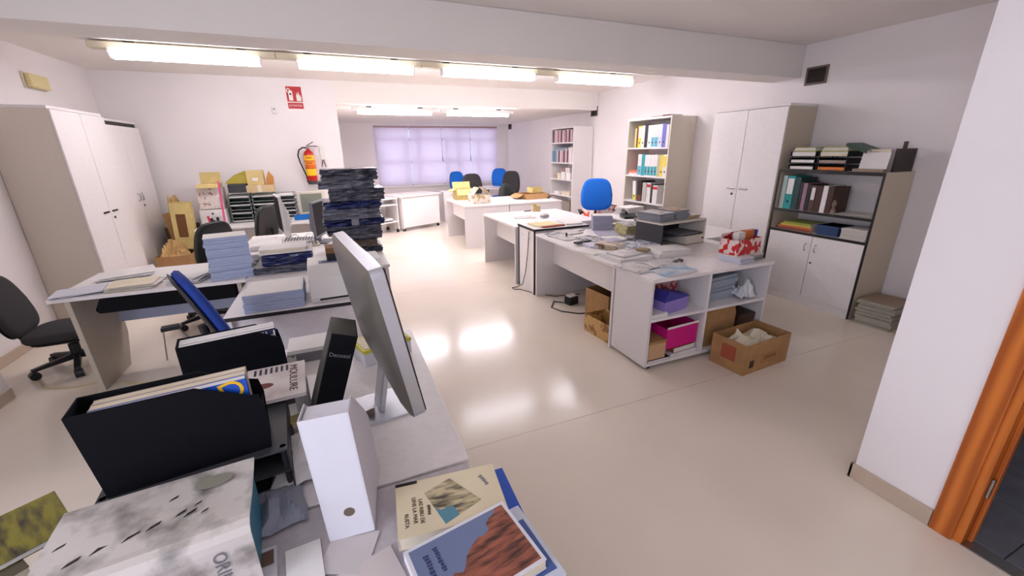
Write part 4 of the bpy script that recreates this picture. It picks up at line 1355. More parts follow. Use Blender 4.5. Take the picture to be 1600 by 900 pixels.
obj('nozzle', MB().cyl((-.07, -.02, .03), (-.07, -.02, .10), .012, .009), BLACKP, ex)
obj('wall_bracket', B(-.03, .075, .30, .03, .10, .40), STEEL, ex)
# bracket with black loop beside it
t = thing('wall_bracket', 'slim white wall bracket with black looped strap beside the extinguisher', 'bracket', (-.13, 7.45, 1.42))
obj('plate', B(-.03, -.03, .11, .03, 0, .33), WHITEP, t, bevel=.006)
obj('strap', MB().tube([(-.03, -.02, 0), (-.008, -.02, .10), (.008, -.02, .10), (.03, -.02, 0)], .006, 6), BLACKP, t)
t = thing('wall_sensor', 'tiny white sensor on back wall left of the fire sign', 'sensor', (-.69, 7.45, 2.24))
obj('body', B(-.03, -.03, -.05, .03, 0, .05), WHITEP, t, bevel=.01)
obj('lens', MB().cyl((0, -.034, .015), (0, -.03, .015), .012), MGREY, t)


# ================================================================== RIGHT WALL: BOOKS AND BINDERS
def binder(label, y, z, w, h, d, m, lab=PAPER, ring=True, lean=0.0, x=4.515, group=None, low=None, lab_h=(.45, .92)):
    """lever arch binder on a shelf: spine looks to -x, width along y (y = near edge)"""
    t = thing('binder', label, 'binder', (x, y, z), 0, group, rot=(lean, 0, 0))
    obj('cover', B(0, 0, 0, .004, w, h).box(.004, 0, 0, d, .003, h).box(.004, w - .003, 0, d, w, h), m, t)
    obj('papers', B(.006, .004, .006, d - .012, w - .004, h - .012), PAPER, t)
    if lab: obj('spine_label', B(-.001, .008, h * lab_h[0], 0, w - .008, h * lab_h[1]), lab, t)
    if low: obj('spine_label', B(-.001, .004, .01, 0, w - .004, h * lab_h[0]), low, t)
    if ring: obj('finger_ring', MB().cyl((-.002, w / 2, h * .22), (.0, w / 2, h * .22), min(.013, w * .3), n=16), BLACKP, t)
    return t


Wt, Te = PAPER, solid(92, 178, 200)
top = [('olive cream', solid(196, 190, 120), .045, None, False, None, .29), ('dark red', solid(120, 34, 20), .032, None, False, None, .315), ('yellow', solid(240, 206, 60), .075, Wt, True, None, .32), ('white', Wt, .07, None, True, None, .32), ('black', solid(30, 24, 26), .07, None, False, None, .335),
       ('white', Wt, .08, None, True, None, .32), ('white and teal', Wt, .07, None, True, Te, .32), ('white and teal', Wt, .075, None, True, Te, .32), ('white', Wt, .075, None, True, solid(206, 212, 222), .325), ('lilac blue', solid(112, 112, 196), .078, None, True, None, .32), ('white', Wt, .05, None, False, None, .31)]
y = 5.70
for k, (cn, m, w, lab, ring, low, h) in enumerate(top):
    y -= w + .003
    binder('%s binder on top shelf of coloured bookcase, %s from left' % (cn, ORD[k]), y, 1.646, w, h, .28, m, lab, ring, low=low, group='top shelf binders')
T2 = solid(36, 158, 168)
mid = [('white and teal', Wt, .085, None, True, Te, .32), ('solid teal', T2, .075, None, False, None, .32), ('white and teal', Wt, .062, None, True, T2, .315), ('white and teal', Wt, .07, None, True, T2, .315), ('white and teal', Wt, .07, None, True, T2, .315), ('white and teal', Wt, .065, None, True, T2, .32), ('grey olive', solid(186, 184, 150), .06, None, False, None, .31), ('yellow', solid(238, 212, 70), .06, None, True, None, .315), ('white and yellow', Wt, .085, solid(240, 214, 80), True, None, .32)]
y = 5.575
for k, (cn, m, w, lab, ring, low, h) in enumerate(mid):
    y -= w + .003
    binder('%s binder on second shelf of coloured bookcase, %s from left' % (cn, ORD[k]), y, 1.226, w, h, .28, m, lab, ring, low=low, group='second shelf binders')
tag(obj('folder', B(0, 0, 0, .28, .004, .32), solid(226, 158, 146), loc=(4.52, 5.575, 1.226)), 'salmon pink folder standing left of the teal binders', 'folder')
for k, (m, lab) in enumerate(((PAPER, 'lowest white folder lying left on second shelf of coloured bookcase'), (solid(226, 150, 130), 'middle salmon folder lying left on second shelf of coloured bookcase'), (solid(206, 110, 90), 'topmost reddish folder lying left on second shelf of coloured bookcase'))):
    magazine('folder', lab, 'folder', (4.53, 5.60, 1.226 + k * .025), 0, .27, .20, .024, m)
lo = [('white binder with yellow foot leaning on third shelf of coloured bookcase', .075, PAPER, .31, solid(226, 220, 70), .10), ('black and brown album leaning on third shelf of coloured bookcase', .10, solid(48, 34, 30), .32, solid(122, 66, 40), .06), ('grey file on third shelf of coloured bookcase, beside the brown album', .09, solid(190, 184, 176), .30, None, 0), ('white magazine file with red top on third shelf of coloured bookcase', .085, PAPER, .30, None, 0), ('dark slim book on third shelf between the white magazine files', .03, solid(70, 52, 46), .28, None, 0), ('rightmost red and white magazine file on third shelf of coloured bookcase', .10, PAPER, .27, None, 0)]
y = 5.68
for k, (lab, w, m, h, low, ln) in enumerate(lo):
    y -= w + .012 + ln * .35
    b_ = binder(lab, y, .8215 + w * math.sin(ln), w, h, .27, m, None, k == 0, lean=-ln, low=low, lab_h=(.3, .9))
    if k in (3, 5):
        obj('red_panel', B(-.0015, 0, h * .78, 0, w, h * .93), solid(200, 40, 50), b_)
for k in range(5):
    b_ = binder('red-topped white file on lowest visible shelf of coloured bookcase, %s from left' % ORD[k], 5.50 - k * .125, .4015, .115, .25, .26, PAPER, None, False, group='red-topped files')
    obj('red_panel', B(-.0015, 0, .19, 0, .115, .25), solid(196, 60, 50), b_)
magazine('book', 'dark red booklet lying on top of the coloured bookcase', 'book', (4.50, 4.93, 2.0715), 0, .22, .16, .018, solid(110, 40, 34))
magazine('book', 'grey booklet lying on top of the coloured bookcase', 'book', (4.50, 5.12, 2.0715), 0, .22, .2, .014, solid(176, 170, 162))

# far bookcase
r = random.Random(5)
y = 8.46
cols = [solid(60, 44, 48), solid(196, 168, 172), solid(214, 192, 194), solid(150, 104, 112), solid(206, 180, 182), solid(96, 62, 70), solid(212, 188, 190), solid(186, 150, 158), solid(120, 84, 92), solid(208, 182, 186), solid(84, 56, 62), solid(204, 176, 180), solid(70, 50, 56)]
for k in range(13):
    w = .058 + .012 * r.random()
    y -= w + .003
    if y < 7.58: break
    t = thing('journal', 'bound journal on top shelf of far bookcase, %s from left' % ORD[k], 'book', (4.51, y, 1.776), 0, 'far journals, top shelf')
    hh_ = .235 + .02 * r.random()
    obj('cover', B(0, 0, 0, .2, w, hh_), cols[k], t)
    obj('pages', B(.004, .004, hh_, .196, w - .004, hh_ + .002), PAPER, t)
y = 8.48
cols = [solid(104, 140, 160), solid(84, 120, 146), solid(120, 150, 164), solid(212, 190, 192), solid(92, 60, 68), solid(214, 194, 196), solid(196, 160, 166), solid(90, 54, 62), solid(210, 186, 188), solid(116, 70, 76), solid(226, 220, 218), solid(228, 222, 220)]
for k in range(12):
    w = .062 + .010 * r.random()
    y -= w + .004
    if y < 7.58: break
    t = thing('journal', 'bound journal on second shelf of far bookcase, %s from left' % ORD[k], 'book', (4.51, y, 1.376), 0, 'far journals, second shelf')
    hh_ = .24 if k < 10 else .30
    obj('cover', B(0, 0, 0, .2, w, hh_), cols[k], t)
    obj('pages', B(.004, .004, hh_, .196, w - .004, hh_ + .002), PAPER, t)
magazine('folder', 'grey-blue folder lying across the journals on second shelf of far bookcase', 'folder', (4.52, 7.95, 1.62), 0, .2, .5, .05, solid(126, 150, 162))
for k, (yy, zz_, w, h, m, lab) in enumerate(((8.30, 1.031, .14, .08, solid(176, 164, 156), 'small taupe packet left on third shelf of far bookcase'), (8.12, 1.031, .15, .12, PAPERC, 'cream packet on third shelf of far bookcase'), (7.92, 1.031, .17, .15, PAPER, 'white box at lower right of third shelf of far bookcase'), (7.70, 1.031, .18, .14, PAPER, 'white box beside the right wall of third shelf of far bookcase'), (7.73, 1.172, .19, .10, solid(214, 206, 204), 'white carton stacked on the right box of third shelf'), (7.95, 1.183, .14, .07, solid(150, 120, 116), 'brownish carton stacked on the third shelf of far bookcase'), (8.18, .701, .2, .06, PAPER, 'low white packet on fourth shelf of far bookcase'), (7.72, .701, .32, .07, PAPERC, 'long cream packet on fourth shelf of far bookcase'), (7.70, .371, .3, .2, solid(168, 156, 140), 'taupe carton on the lowest visible shelf of far bookcase'))):
    t = thing('small_carton', lab, 'box', (4.53, yy, zz_), 0)
    obj('carton', B(0, 0, 0, .2, w, h), m, t, bevel=.002)
    obj('lid', B(-.002, -.002, h * .7, .202, w + .002, h + .001), m, t)

# low cupboard contents
zb = .988
y = 3.135
cup = [('pale grey binder leftmost in the low black-edged cupboard', solid(176, 196, 192), .045, .345, None), ('large teal binder with white label in the low black-edged cupboard', solid(30, 150, 150), .08, .345, PAPER), ('dark green binder in the low black-edged cupboard', solid(22, 60, 58), .06, .33, None), ('black slim binder in the low black-edged cupboard', solid(20, 20, 24), .03, .29, None), ('mauve book in the low black-edged cupboard', solid(150, 116, 130), .04, .28, None), ('black book next to the mauve one in the cupboard', solid(26, 22, 26), .035, .27, None), ('brown book with pale label in the cupboard', solid(84, 58, 50), .05, .26, PAPER), ('dark brown album in the cupboard', solid(66, 36, 28), .06, .26, None), ('white and black book in the cupboard', PAPER, .045, .265, None), ('brown album rightmost of the cupboard books', solid(70, 44, 36), .05, .26, None)]
for k, (lab, m, w, h, lb_) in enumerate(cup):
    y -= w + .004
    binder(lab, y, zb, w, h, .26, m, lb_, k == 1, x=4.52)
tag(obj('ornament', MB().lathe([(.0, 0), (.035, 0), (.03, .03), (.015, .06), (.03, .09), (.018, .13), (0, .135)], 14), solid(150, 128, 110), loc=(4.56, 2.60, .988)), 'small brown figurine right of the cupboard books', 'ornament')
sheet('paper_sheet', 'loose white sheet on upper shelf of the low cupboard', 'paper', (4.62, 2.42, .989), .1, .2, .3, PAPER, .006, seed=41)
for k, (m, lab) in enumerate(((solid(120, 62, 40), 'brown folder at bottom of flat pile in the low cupboard'), (solid(190, 90, 60), 'rust folder in flat pile in the low cupboard'), (solid(206, 180, 70), 'yellow folder in flat pile in the low cupboard'), (solid(150, 160, 70), 'green folder on top of flat pile in the low cupboard'))):
    magazine('folder', lab, 'folder', (4.52, 2.72 + .01 * k, .768 + k * .022), .02 * k, .28, .40 - .04 * k, .021, m)
t = thing('plastic_bin', 'blue box on the middle shelf of the low cupboard', 'box', (4.52, 2.48, .768))
obj('body', B(0, 0, 0, .24, .20, .10), solid(40, 66, 110), t, bevel=.006)
obj('lid', B(-.004, -.004, .085, .244, .204, .10), solid(40, 66, 110), t)
paper_stack('paper_stack', 'crumpled white papers right on middle shelf of the low cupboard', (4.52, 2.23, .768), 0, .26, .22, .10, 6, solid(206, 200, 190), jit=.008, seed=43)
# on top of the cupboard
def toptray(label, y, w, ms, n=3, gap=.065):
    t = thing('letter_tray_stack', label, 'letter tray', (4.51, y, 1.401), 0, 'letter trays on the cupboard')
    for k in range(n):
        z = k * gap
        obj('tray', B(0, 0, z, .32, w, z + .005).box(0, 0, z, .32, .005, z + .05).box(0, w - .005, z, .32, w, z + .05).box(.31, .005, z, .32, w - .005, z + .05), BLACKP, t)
        obj('papers', B(.01, .012, z + .005, .30, w - .012, z + .032), ms[k % len(ms)], t)
    for yy in (.01, w - .01):
        for xx in (.02, .3):
            obj('post', MB().cyl((xx, yy, 0), (xx, yy, gap * (n - 1)), .005, n=6), BLACKP, t)
    for k in range(5):
        obj('papers', B(.01 + .004 * k, .01 + .005 * k, gap * (n - 1) + .033 + k * .012, .30, w - .012 - .004 * k, gap * (n - 1) + .043 + k * .012), [PAPER, solid(176, 180, 110), PAPERC][k % 3], t)


toptray('black letter trays with white papers on the low cupboard, left stack', 2.84, .26, [PAPER, PAPER, PAPER])
toptray('black letter trays with orange folder on the low cupboard, right stack', 2.545, .27, [solid(226, 120, 30), solid(160, 140, 130), PAPERC])
magazine('folder', 'dark green folder leaning over the right letter trays', 'folder', (4.55, 2.42, 1.56), 0, .25, .2, .03, solid(30, 70, 44), rot=(.35, 0, 0))
t = thing('card_holder', 'white cards standing in a holder on the low cupboard', 'cards', (4.56, 2.24, 1.401), 0)
obj('card', B(0, 0, 0, .006, .22, .17), PAPER, t, rot=(0, .15, 0))
obj('card', B(.03, .02, 0, .036, .19, .20), PAPERC, t, rot=(0, .12, 0))
obj('base', B(-.05, -.01, 0, .0, .24, .025), solid(150, 132, 112), t)
t = thing('book_stand', 'dark brown bookend with books at right end of the low cupboard', 'bookend', (4.60, 2.195, 1.401))
obj('panel', B(0, 0, 0, .28, .025, .20), solid(40, 26, 22), t)
obj('panel', B(0.05, .025, 0, .24, .04, .17), solid(140, 66, 40), t)
obj('finial', B(.08, .004, .20, .12, .02, .26), solid(60, 52, 46), t)
# floor by the cupboard
paper_stack('newspaper_stack', 'stack of old newspapers on floor beside the low cupboard', (4.50, 1.86, .001), .1, .36, .28, .24, 14, solid(176, 172, 156), top=solid(150, 130, 104), jit=.012, seed=44)
t = thing('plastic_tub', 'small white plastic tub on floor by the partition', 'tub', (4.40, 1.62, .001))
obj('body', MB().lathe([(0, 0), (.09, 0), (.11, .12), (.113, .125), (.107, .125), (.088, .006), (0, .006)], 24), WHITEP, t)
obj('rim', MB().lathe([(.107, .118), (.118, .12), (.118, .13), (.107, .13)], 24), WHITEP, t)
t = thing('dark_bag', 'dark bag slumped behind the newspaper stack', 'bag', (4.93, 1.58, .001))
obj('body', MB().lathe([(0, 0), (.1, 0), (.12, .08), (.1, .2), (.05, .27), (0, .28)], 12, (-.14, 0, 0)).jitter(.012), solid(56, 54, 48), t)
obj('handle', MB().tube([(-.18, 0, .26), (-.2, 0, .34), (-.14, 0, .37), (-.08, 0, .33), (-.1, 0, .26)], .006), solid(120, 110, 96), t)

# ================================================================== DESK ROW
MG = [solid(206, 204, 206), solid(186, 190, 200), solid(150, 148, 150), solid(214, 206, 200), solid(170, 160, 156), solid(96, 104, 130), solid(196, 170, 150)]
COVA = two_tone('magazine_cover_grey', (70, 70, 80), (190, 186, 186), 16, .46, soft=.05)
COVB = two_tone('magazine_cover_blue', (70, 92, 140), (196, 196, 202), 13, .45, soft=.05)
COVT = two_tone('magazine_cover_tan', (120, 88, 66), (196, 176, 152), 14, .47, soft=.05)
COVL = two_tone('magazine_cover_light', (130, 126, 130), (214, 208, 206), 12, .4, soft=.06)
t = paper_stack('booklet_stack', 'square stack of grey-blue booklets on the magazine desk', (2.66, 4.04 - .06, .741), -.45, .22, .18, .17, 6, mat('booklet_edge', (168, 168, 190), .6, vary=.05, scale=120, stretch=(.1, .1, 1)), seed=61, jit=.008, part='booklet')
items = [
 ('thin light magazine near the aisle edge, behind the black pen', 2.10, 3.62, .15, .21, .28, .010, COVL),
 ('white booklet pile with bluish edges next to aisle edge', 2.12, 3.20, -.1, .24, .16, .030, solid(206, 206, 220)),
 ('grey magazine lying under the black wallet on the aisle desk', 2.33, 3.42, .3, .22, .29, .012, COVA),
 ('blue-grey magazine in the middle of the aisle desk', 2.45, 3.02, -.25, .21, .29, .018, COVB),
 ('tan-covered magazine pile in the middle of the aisle desk', 2.30, 3.02, .5, .17, .24, .045, COVT),
 ('pale magazine left of the booklet stack', 2.28, 3.86, .2, .21, .28, .014, COVL),
 ('grey-lilac magazine in front of the booklet stack', 2.52, 3.62, -.35, .22, .29, .022, solid(168, 164, 186)),
 ('white and grey magazine right of the booklet stack', 2.88, 3.72, .25, .22, .29, .016, COVA),
 ('blue picture magazine between booklet stack and grey piles', 2.72, 3.26, -.15, .22, .29, .024, COVB),
 ('brown magazine on wall-side desk near booklet stack', 2.95, 4.0, -.3, .20, .11, .05, COVT),
 ('long pile of white newspapers at near end of the magazine desk', 2.06, 2.66, .03, .34, .30, .030, PAPER),
 ('white magazine on the long newspaper pile', 2.12, 2.70, .2, .26, .2, .012, COVL, .031),
 ('flat white printout pile in front of the grey shelf tray', 2.44, 2.64, .06, .38, .24, .040, PAPER),
 ('white sheets on top of the printout pile', 2.50, 2.68, -.1, .3, .2, .012, PAPER, .041),
 ('newspaper hanging over aisle corner of the shelf unit', 1.99, 2.36, .1, .24, .26, .014, COVL),
 ('pale magazine with dark lettering on the shelf unit', 2.26, 2.42, -.2, .22, .2, .018, COVL),
 ('pale blue magazine at front edge of the shelf unit', 2.13, 2.205, .08, .32, .19, .014, two_tone('sky_blue_cover', (118, 168, 206), (206, 212, 216), 8, .45, soft=.08)),
 ('small grey leaflet on the aisle edge beside the black cap', 2.04, 3.88, -.2, .16, .2, .008, COVA),
 ('light grey magazine between cabinet and booklet stack', 2.42, 3.98, .4, .2, .14, .012, COVL),
 ('lilac booklet pile right of the black wallet', 2.36, 3.24, .05, .18, .13, .03, solid(176, 172, 196), .0125),
 ('white catalogue in the very middle of the magazine desk', 2.56, 3.34, .35, .2, .26, .016, PAPER),
 ('dark-edged magazine left of the desktop shelf', 2.52, 2.98, -.5, .18, .22, .03, COVB, .02),
 ('grey brochure before the yellow-spined pile', 2.70, 3.30, .2, .2, .13, .02, COVA, .025),
 ('white leaflet overlapping the newspaper pile', 2.02, 2.98, .3, .18, .2, .01, PAPER),
]
for it in items:
    if it[7] is None: continue
    lab, x, y, rz, w, d, h, m = it[:8]
    magazine('magazine', lab, 'magazine', (x, y, .741 + (it[8] if len(it) > 8 else 0)), rz, w, d, h, m)
tag(obj('wallet', B(-.10, -.03, 0, .10, .03, .02), BLACKP, loc=(2.25, 3.36, .741), rot=(0, 0, .25), bevel=.006), 'flat black wallet near the aisle edge of the magazine desk', 'wallet')
bpy.data.objects['wallet'].location = (2.18, 3.43, .741 + .0125)
tag(obj('pen_cap', MB().cyl((0, 0, 0), (0, 0, .035), .010), BLACKP, loc=(2.21, 3.80, .7525)), 'small black cap standing on the aisle desk', 'cap')
tag(obj('glasses_case', B(-.07, -.022, 0, .07, .022, .022), DGREY, loc=(2.50, 2.49, .741), rot=(0, 0, .4), bevel=.008), 'dark spectacle case on the shelf unit', 'case')
tag(obj('clip_dispenser', B(-.04, -.05, 0, .04, .05, .02), solid(150, 130, 90), loc=(2.40, 2.80, .7715 + .012), rot=(0, 0, .4), bevel=.004), 'small brown tin among the white papers', 'tin')
# low black shelf tray with magazines on it
t = thing('desktop_shelf', 'low dark desktop shelf with grey frame on the magazine desk', 'shelf', (2.70, 2.92, .741), .12)
obj('top_panel', B(0, 0, .22, .62, .32, .235), LAMS, t, bevel=.002)
obj('side_panel', B(.60, 0, 0, .62, .32, .22), LAMS, t)
obj('side_panel', B(0, 0, 0, .02, .32, .22), DGREY, t)
obj('back_panel', B(.02, .30, 0, .60, .315, .22), BLACKP, t)
obj('shelf', B(.02, .01, .09, .60, .30, .10), DGREY, t)
dr = obj('drawer', B(.33, -.012, .005, .598, .28, .085), LAMS, t, bevel=.002)
obj('knob', MB().cyl((.57, -.012, .05), (.57, -.022, .05), .008), BLACKP, dr)
obj('tray', B(.25, .0, .102, .52, .26, .108), MGREY, t)
gs = mat('grey_spine_stack', (140, 144, 152), .5, vary=.06, scale=120, stretch=(.1, .1, 1))
ps = lambda lab, x, y, rz, w, d, h, n, m, tp, z: paper_stack('magazine_stack', lab, (x, y, z), rz, w, d, h, n, m, top=tp, jit=.010, seed=int(x * 100), cat='magazine stack', part='magazine')
ps('tall pile of grey-spined magazines on the dark desktop shelf, left pile', 2.72, 2.98, .2, .21, .26, .075, 5, gs, COVL, .978)
ps('pile of grey-spined magazines on the dark desktop shelf, middle pile', 2.95, 3.02, .12, .19, .24, .085, 5, gs, COVT, .978)
ps('yellow-spined pile of magazines behind the desktop shelf', 2.72, 3.45, -.2, .22, .28, .13, 6, mat('yellow_grey_spines', (176, 168, 120), .6, vary=.15, scale=60, stretch=(.2, .2, 1)), COVA, .741)
ps('brown-topped pile of magazines behind the desktop shelf, wall side', 3.02, 3.42, .1, .24, .28, .16, 7, gs, COVT, .741)
ps('low pile of magazines at right end of the dark desktop shelf', 3.12, 2.99 + .03, .2, .16, .26, .03, 3, mat('tan_spines', (186, 172, 130), .6, vary=.1, scale=60), COVL, .978)
ps('tan pile of magazines before the tall right cabinet', 3.62, 3.60, .1, .26, .30, .09, 5, mat('tan_spines', (186, 172, 130), .6), COVT, .741)
ps('grey pile of magazines on the telephone desk', 3.62, 4.05, -.1, .24, .30, .05, 4, gs, COVA, .741)
ps('low grey box file pile behind the telephone', 3.72, 4.72, .2, .34, .24, .10, 3, solid(196, 192, 190), PAPER, .741)
magazine('magazine', 'white booklet lying before the telephone', 'magazine', (3.74, 4.4, .741), .3, .28, .2, .02, PAPER)
# telephone
t = thing('telephone', 'black desk telephone with handset behind the booklet stack', 'telephone', (3.50, 4.50, .741), -.3)
obj('base', MB().prism([(0, 0), (.20, 0), (.20, .06), (.03, .03), (0, .025)], 0, .19, 'x'), BLACKP, t, bevel=.008)
obj('handset', MB().tube([(.03, .02, .07), (.03, .05, .085), (.03, .10, .095), (.03, .15, .1), (.03, .18, .09)], .02, 8), BLACKP, t, smooth=True)
obj('display', B(.08, .13, .052, .17, .18, .062), mat('lcd_grey', (160, 170, 160), .3), t)
kmesh = B(0, 0, 0, .014, .012, .006).mesh('key')
for i in range(3):
    for j in range(4):
        obj('key', kmesh, MGREY, t, loc=(.085 + i * .026, .03 + j * .024, .032 + j * .006))
# red printed carton on the shelf unit
RW = two_tone('red_white_triangles', (206, 36, 40), (236, 214, 206), 26, .55, kind='voronoi')
t = carton('printed_box', 'open red and white patterned box on the shelf unit', (2.93, 2.30, .79), .12, .32, .16, .125, RW, flaps=(0, 0, 0, 0))
obj('back_wall_strip', B(.0, .156, .10, .32, .16, .16), RW, t)
tag(obj('packet', B(0, 0, 0, .10, .05, .16), PAPER, loc=(3.01, 2.37, .80), rot=(0, 0, .2)), 'white packet standing in the red patterned box', 'packet')
tag(obj('packet', B(0, 0, 0, .09, .04, .17), solid(206, 110, 50), loc=(3.12, 2.38, .80), rot=(0, 0, .1)), 'orange packet standing in the red patterned box', 'packet')
tag(obj('packet', B(0, 0, 0, .05, .04, .165), solid(50, 40, 120), loc=(3.215, 2.40, .80)), 'dark blue packet standing in the red patterned box', 'packet')
ps('stack of white booklets under front of the red patterned box', 2.90, 2.235, .1, .17, .20, .046, 4, solid(206, 206, 220), PAPER, .741)
ps('grey booklets under right end of the red patterned box', 3.09, 2.26, .1, .13, .18, .046, 3, solid(150, 146, 140), PAPER, .741)
# folders and small things on the aisle desks
magazine('folder', 'cream folder on the black-edged cabinet', 'folder', (2.10, 4.24, .783), .1, .30, .26, .014, mat('cream_folder', (226, 214, 160), .6))
tag(obj('folder', B(0, 0, 0, .30, .05, .014), solid(170, 66, 34), loc=(2.13, 4.185, .783), rot=(0, 0, .08), bevel=.003), 'rust-red folder edge on the black-edged cabinet', 'folder')
magazine('folder', 'white folded documents on the black-edged cabinet', 'folder', (2.45, 4.22, .783), -.1, .22, .3, .02, PAPER)
magazine('magazine', 'grey and white brochure on the tissue desk', 'magazine', (2.2, 5.2, .741), -.35, .3, .22, .008, COVL)
magazine('magazine', 'white sheets on near end of the tissue desk', 'magazine', (2.4, 4.72, .741), .2, .28, .22, .006, PAPER)
t = thing('tissue_pack', 'small clear pack of tissues on the middle aisle desk', 'tissues', (2.60, 5.08, .741), .3)
obj('wrapper', B(-.055, -.035, 0, .055, .035, .06), mat('clear_wrap', (214, 208, 206), .25), t, bevel=.014)
obj('band', B(-.056, -.036, .02, .056, .036, .034), MGREY, t)
t = thing('tape_dispenser', 'yellow and brown small carton on the middle aisle desk', 'box', (2.78, 5.72, .741), -.2)
obj('carton', B(-.06, -.04, 0, .06, .04, .09), mat('pale_carton', (208, 184, 140), .8), t, bevel=.003)
obj('flap', B(-.06, -.04, .09, .0, .04, .105), mat('olive_bag', (176, 160, 60), .6), t)
tag(obj('marker_pen', MB().cyl((0, 0, .008), (.12, .03, .008), .007), DGREY, loc=(2.6, 5.75, .741)), 'dark marker pen beside the small yellow carton', 'pen')

# far desks
carton('cardboard_carton', 'yellow cardboard box with raised lid at far end of far aisle desk', (2.10, 7.78, .741), .02, .36, .25, .2, CARDY, flaps=(1, 1, 1, 0), fang=(2.6, .3, 1.9, 0), fl=.5)
carton('cardboard_carton', 'small white-printed box with tented flaps on far aisle desk', (2.2, 7.05, .741), .08, .34, .25, .15, two_tone('printed_tan_carton', (190, 160, 104), (232, 222, 206), 13, .45), flaps=(0, 0, 1, 1), fang=(0, 0, -.75, -.75), fl=.7)
carton('cardboard_carton', 'flattened brown box with torn flaps on far wall-side desk', (3.28, 7.28, .741), .08, .52, .36, .09, CARD, flaps=(1, 1, 1, 1), fang=(2.3, 1.9, 2.0, 2.2), fl=.4)
carton('cardboard_carton', 'small yellow box resting on the torn brown box', (3.50, 7.36, .842), .2, .24, .18, .10, CARDY, flaps=(0, 0, 0, 0))
tag(obj('tape_roll', MB().cyl((0, 0, 0), (0, 0, .03), .03, n=20), solid(70, 50, 40), loc=(3.78, 7.22, .741)), 'dark tape roll at right end of the far wall-side desk', 'tape')
t = thing('backpack', 'black backpack leaning by the far charcoal chair', 'bag', (3.40, 8.55, .001), .3)
obj('body', MB().lathe([(0, 0), (.17, 0), (.19, .1), (.19, .6), (.15, .85), (.06, .95), (0, .96)], 18).xf(Matrix.Diagonal((1, .6, 1, 1))), mat('backpack_black', (40, 44, 42), .7), t, smooth=True)
obj('pocket', MB().lathe([(0, .1), (.13, .1), (.14, .2), (.12, .5), (0, .52)], 14, (0, -.05, 0)).xf(Matrix.Diagonal((1, .7, 1, 1))), mat('backpack_pocket', (58, 62, 58), .7), t, smooth=True)
obj('strap', MB().tube([(-.1, -.1, .85), (-.13, -.15, .6), (-.12, -.14, .3)], .015), BLACKP, t)
paper_stack('paper_stack', 'white papers on the rolling desk by the far window', (1.35, 9.35, .746), .45, .5, .3, .012, 2, PAPER, seed=71)
t = thing('drawer_unit', 'white low drawer unit right of the rolling desk below the blinds', 'cabinet', (2.35, 9.9, 0))
obj('carcass', B(0, 0, .0, .5, .5, .70), LAMW, t, bevel=.003)
for k in range(3):
    d = obj('drawer', B(.01, -.015, .03 + k * .22, .49, 0, .24 + k * .22), LAMW, t, bevel=.002)
    obj('handle', B(.17, -.03, .19 + k * .22, .33, -.015, .2 + k * .22), BLACKP if k == 1 else STEEL, d)
# red and white carton behind the blue chair
t = thing('printed_carton', 'red and white printed carton behind the blue chair', 'box', (4.06, 5.98, .001))
obj('carton', B(0, 0, 0, .40, .44, .70), mat('white_card', (226, 224, 230), .55), t, bevel=.003)
obj('printed_band', B(-.003, -.003, .45, .403, .443, .70), two_tone('red_white_print', (224, 70, 50), (236, 226, 220), 9, .48, soft=.03), t)

# ---- inside the shelf unit
carton('printed_box', 'red floral box at back of upper left compartment', (2.06, 2.45, .423), 0, .42, .15, .24, two_tone('red_floral', (160, 40, 50), (196, 150, 150), 20, .5), flaps=(0, 0, 0, 0))
t = thing('paper_box', 'purple-blue box lid in front of red box in upper left compartment', 'box', (2.17, 2.235, .425), .18)
obj('body', B(0, 0, 0, .28, .12, .10), solid(150, 130, 206), t, bevel=.003)
obj('lid', MB().prism([(0, .10), (.30, .10), (.26, .125), (.03, .18)], .0, .12, 'y'), solid(60, 56, 150), t)
magazine('magazine', 'white leaflets at left of upper left compartment', 'magazine', (2.03, 2.215, .423), 0, .16, .14, .03, PAPER)
paper_stack('paper_stack', 'grey-blue papers in the upper right compartment', (2.62, 2.30, .423), .1, .42, .24, .20, 8, solid(160, 172, 184), top=solid(150, 164, 176), jit=.015, seed=81)
crumple('plastic_bag', 'white plastic bag in front of papers in upper right compartment', 'bag', (3.06, 2.30, .423), 0, .16, .14, .16, mat('white_bag', (220, 222, 226), .4), 82)
carton('storage_box', 'hot pink open box in the lower left compartment', (2.20, 2.21, .14), .06, .33, .32, .17, PINK, flaps=(0, 0, 0, 0))
tag(obj('pink_box_trim', B(0, 0, 0, .335, .006, .016), PAPER, loc=(2.198, 2.203, .311), rot=(0, 0, .06)), 'white strip along the rim of the hot pink box', 'strip')
t = thing('cardboard_carton', 'small tan box in lower left corner of the shelf unit', 'box', (2.03, 2.205, .061 + .02))
obj('carton', B(0, 0, 0, .165, .16, .15), mat('tan_carton', (206, 168, 128), .8), t, bevel=.002)
obj('flap', B(.0, -.001, .13, .165, .16, .152), CARD, t)
magazine('magazine', 'dark flat folder beneath the small tan box', 'magazine', (2.025, 2.2, .0605), 0, .22, .2, .018, BLACKP)
magazine('book', 'brown book beneath the hot pink box', 'book', (2.28, 2.205, .095), .08, .24, .20, .04, solid(150, 82, 60))
magazine('magazine', 'white magazines beneath the brown book in the shelf unit', 'magazine', (2.25, 2.20, .0605), .06, .29, .22, .033, solid(206, 206, 214))
carton('cardboard_carton', 'torn brown box in the lower right compartment', (2.62, 2.24, .061), .05, .36, .33, .26, CARD, flaps=(1, 0, 1, 0), fang=(-.3, 0, .4, 0), fl=.25)
t = thing('dark_box', 'dark brown box at right of the lower right compartment', 'box', (3.0, 2.24, .061))
obj('carton', B(0, 0, 0, .19, .32, .22), solid(70, 44, 30), t, bevel=.002)
obj('lid', B(-.002, -.002, .17, .192, .322, .222), solid(58, 36, 26), t)

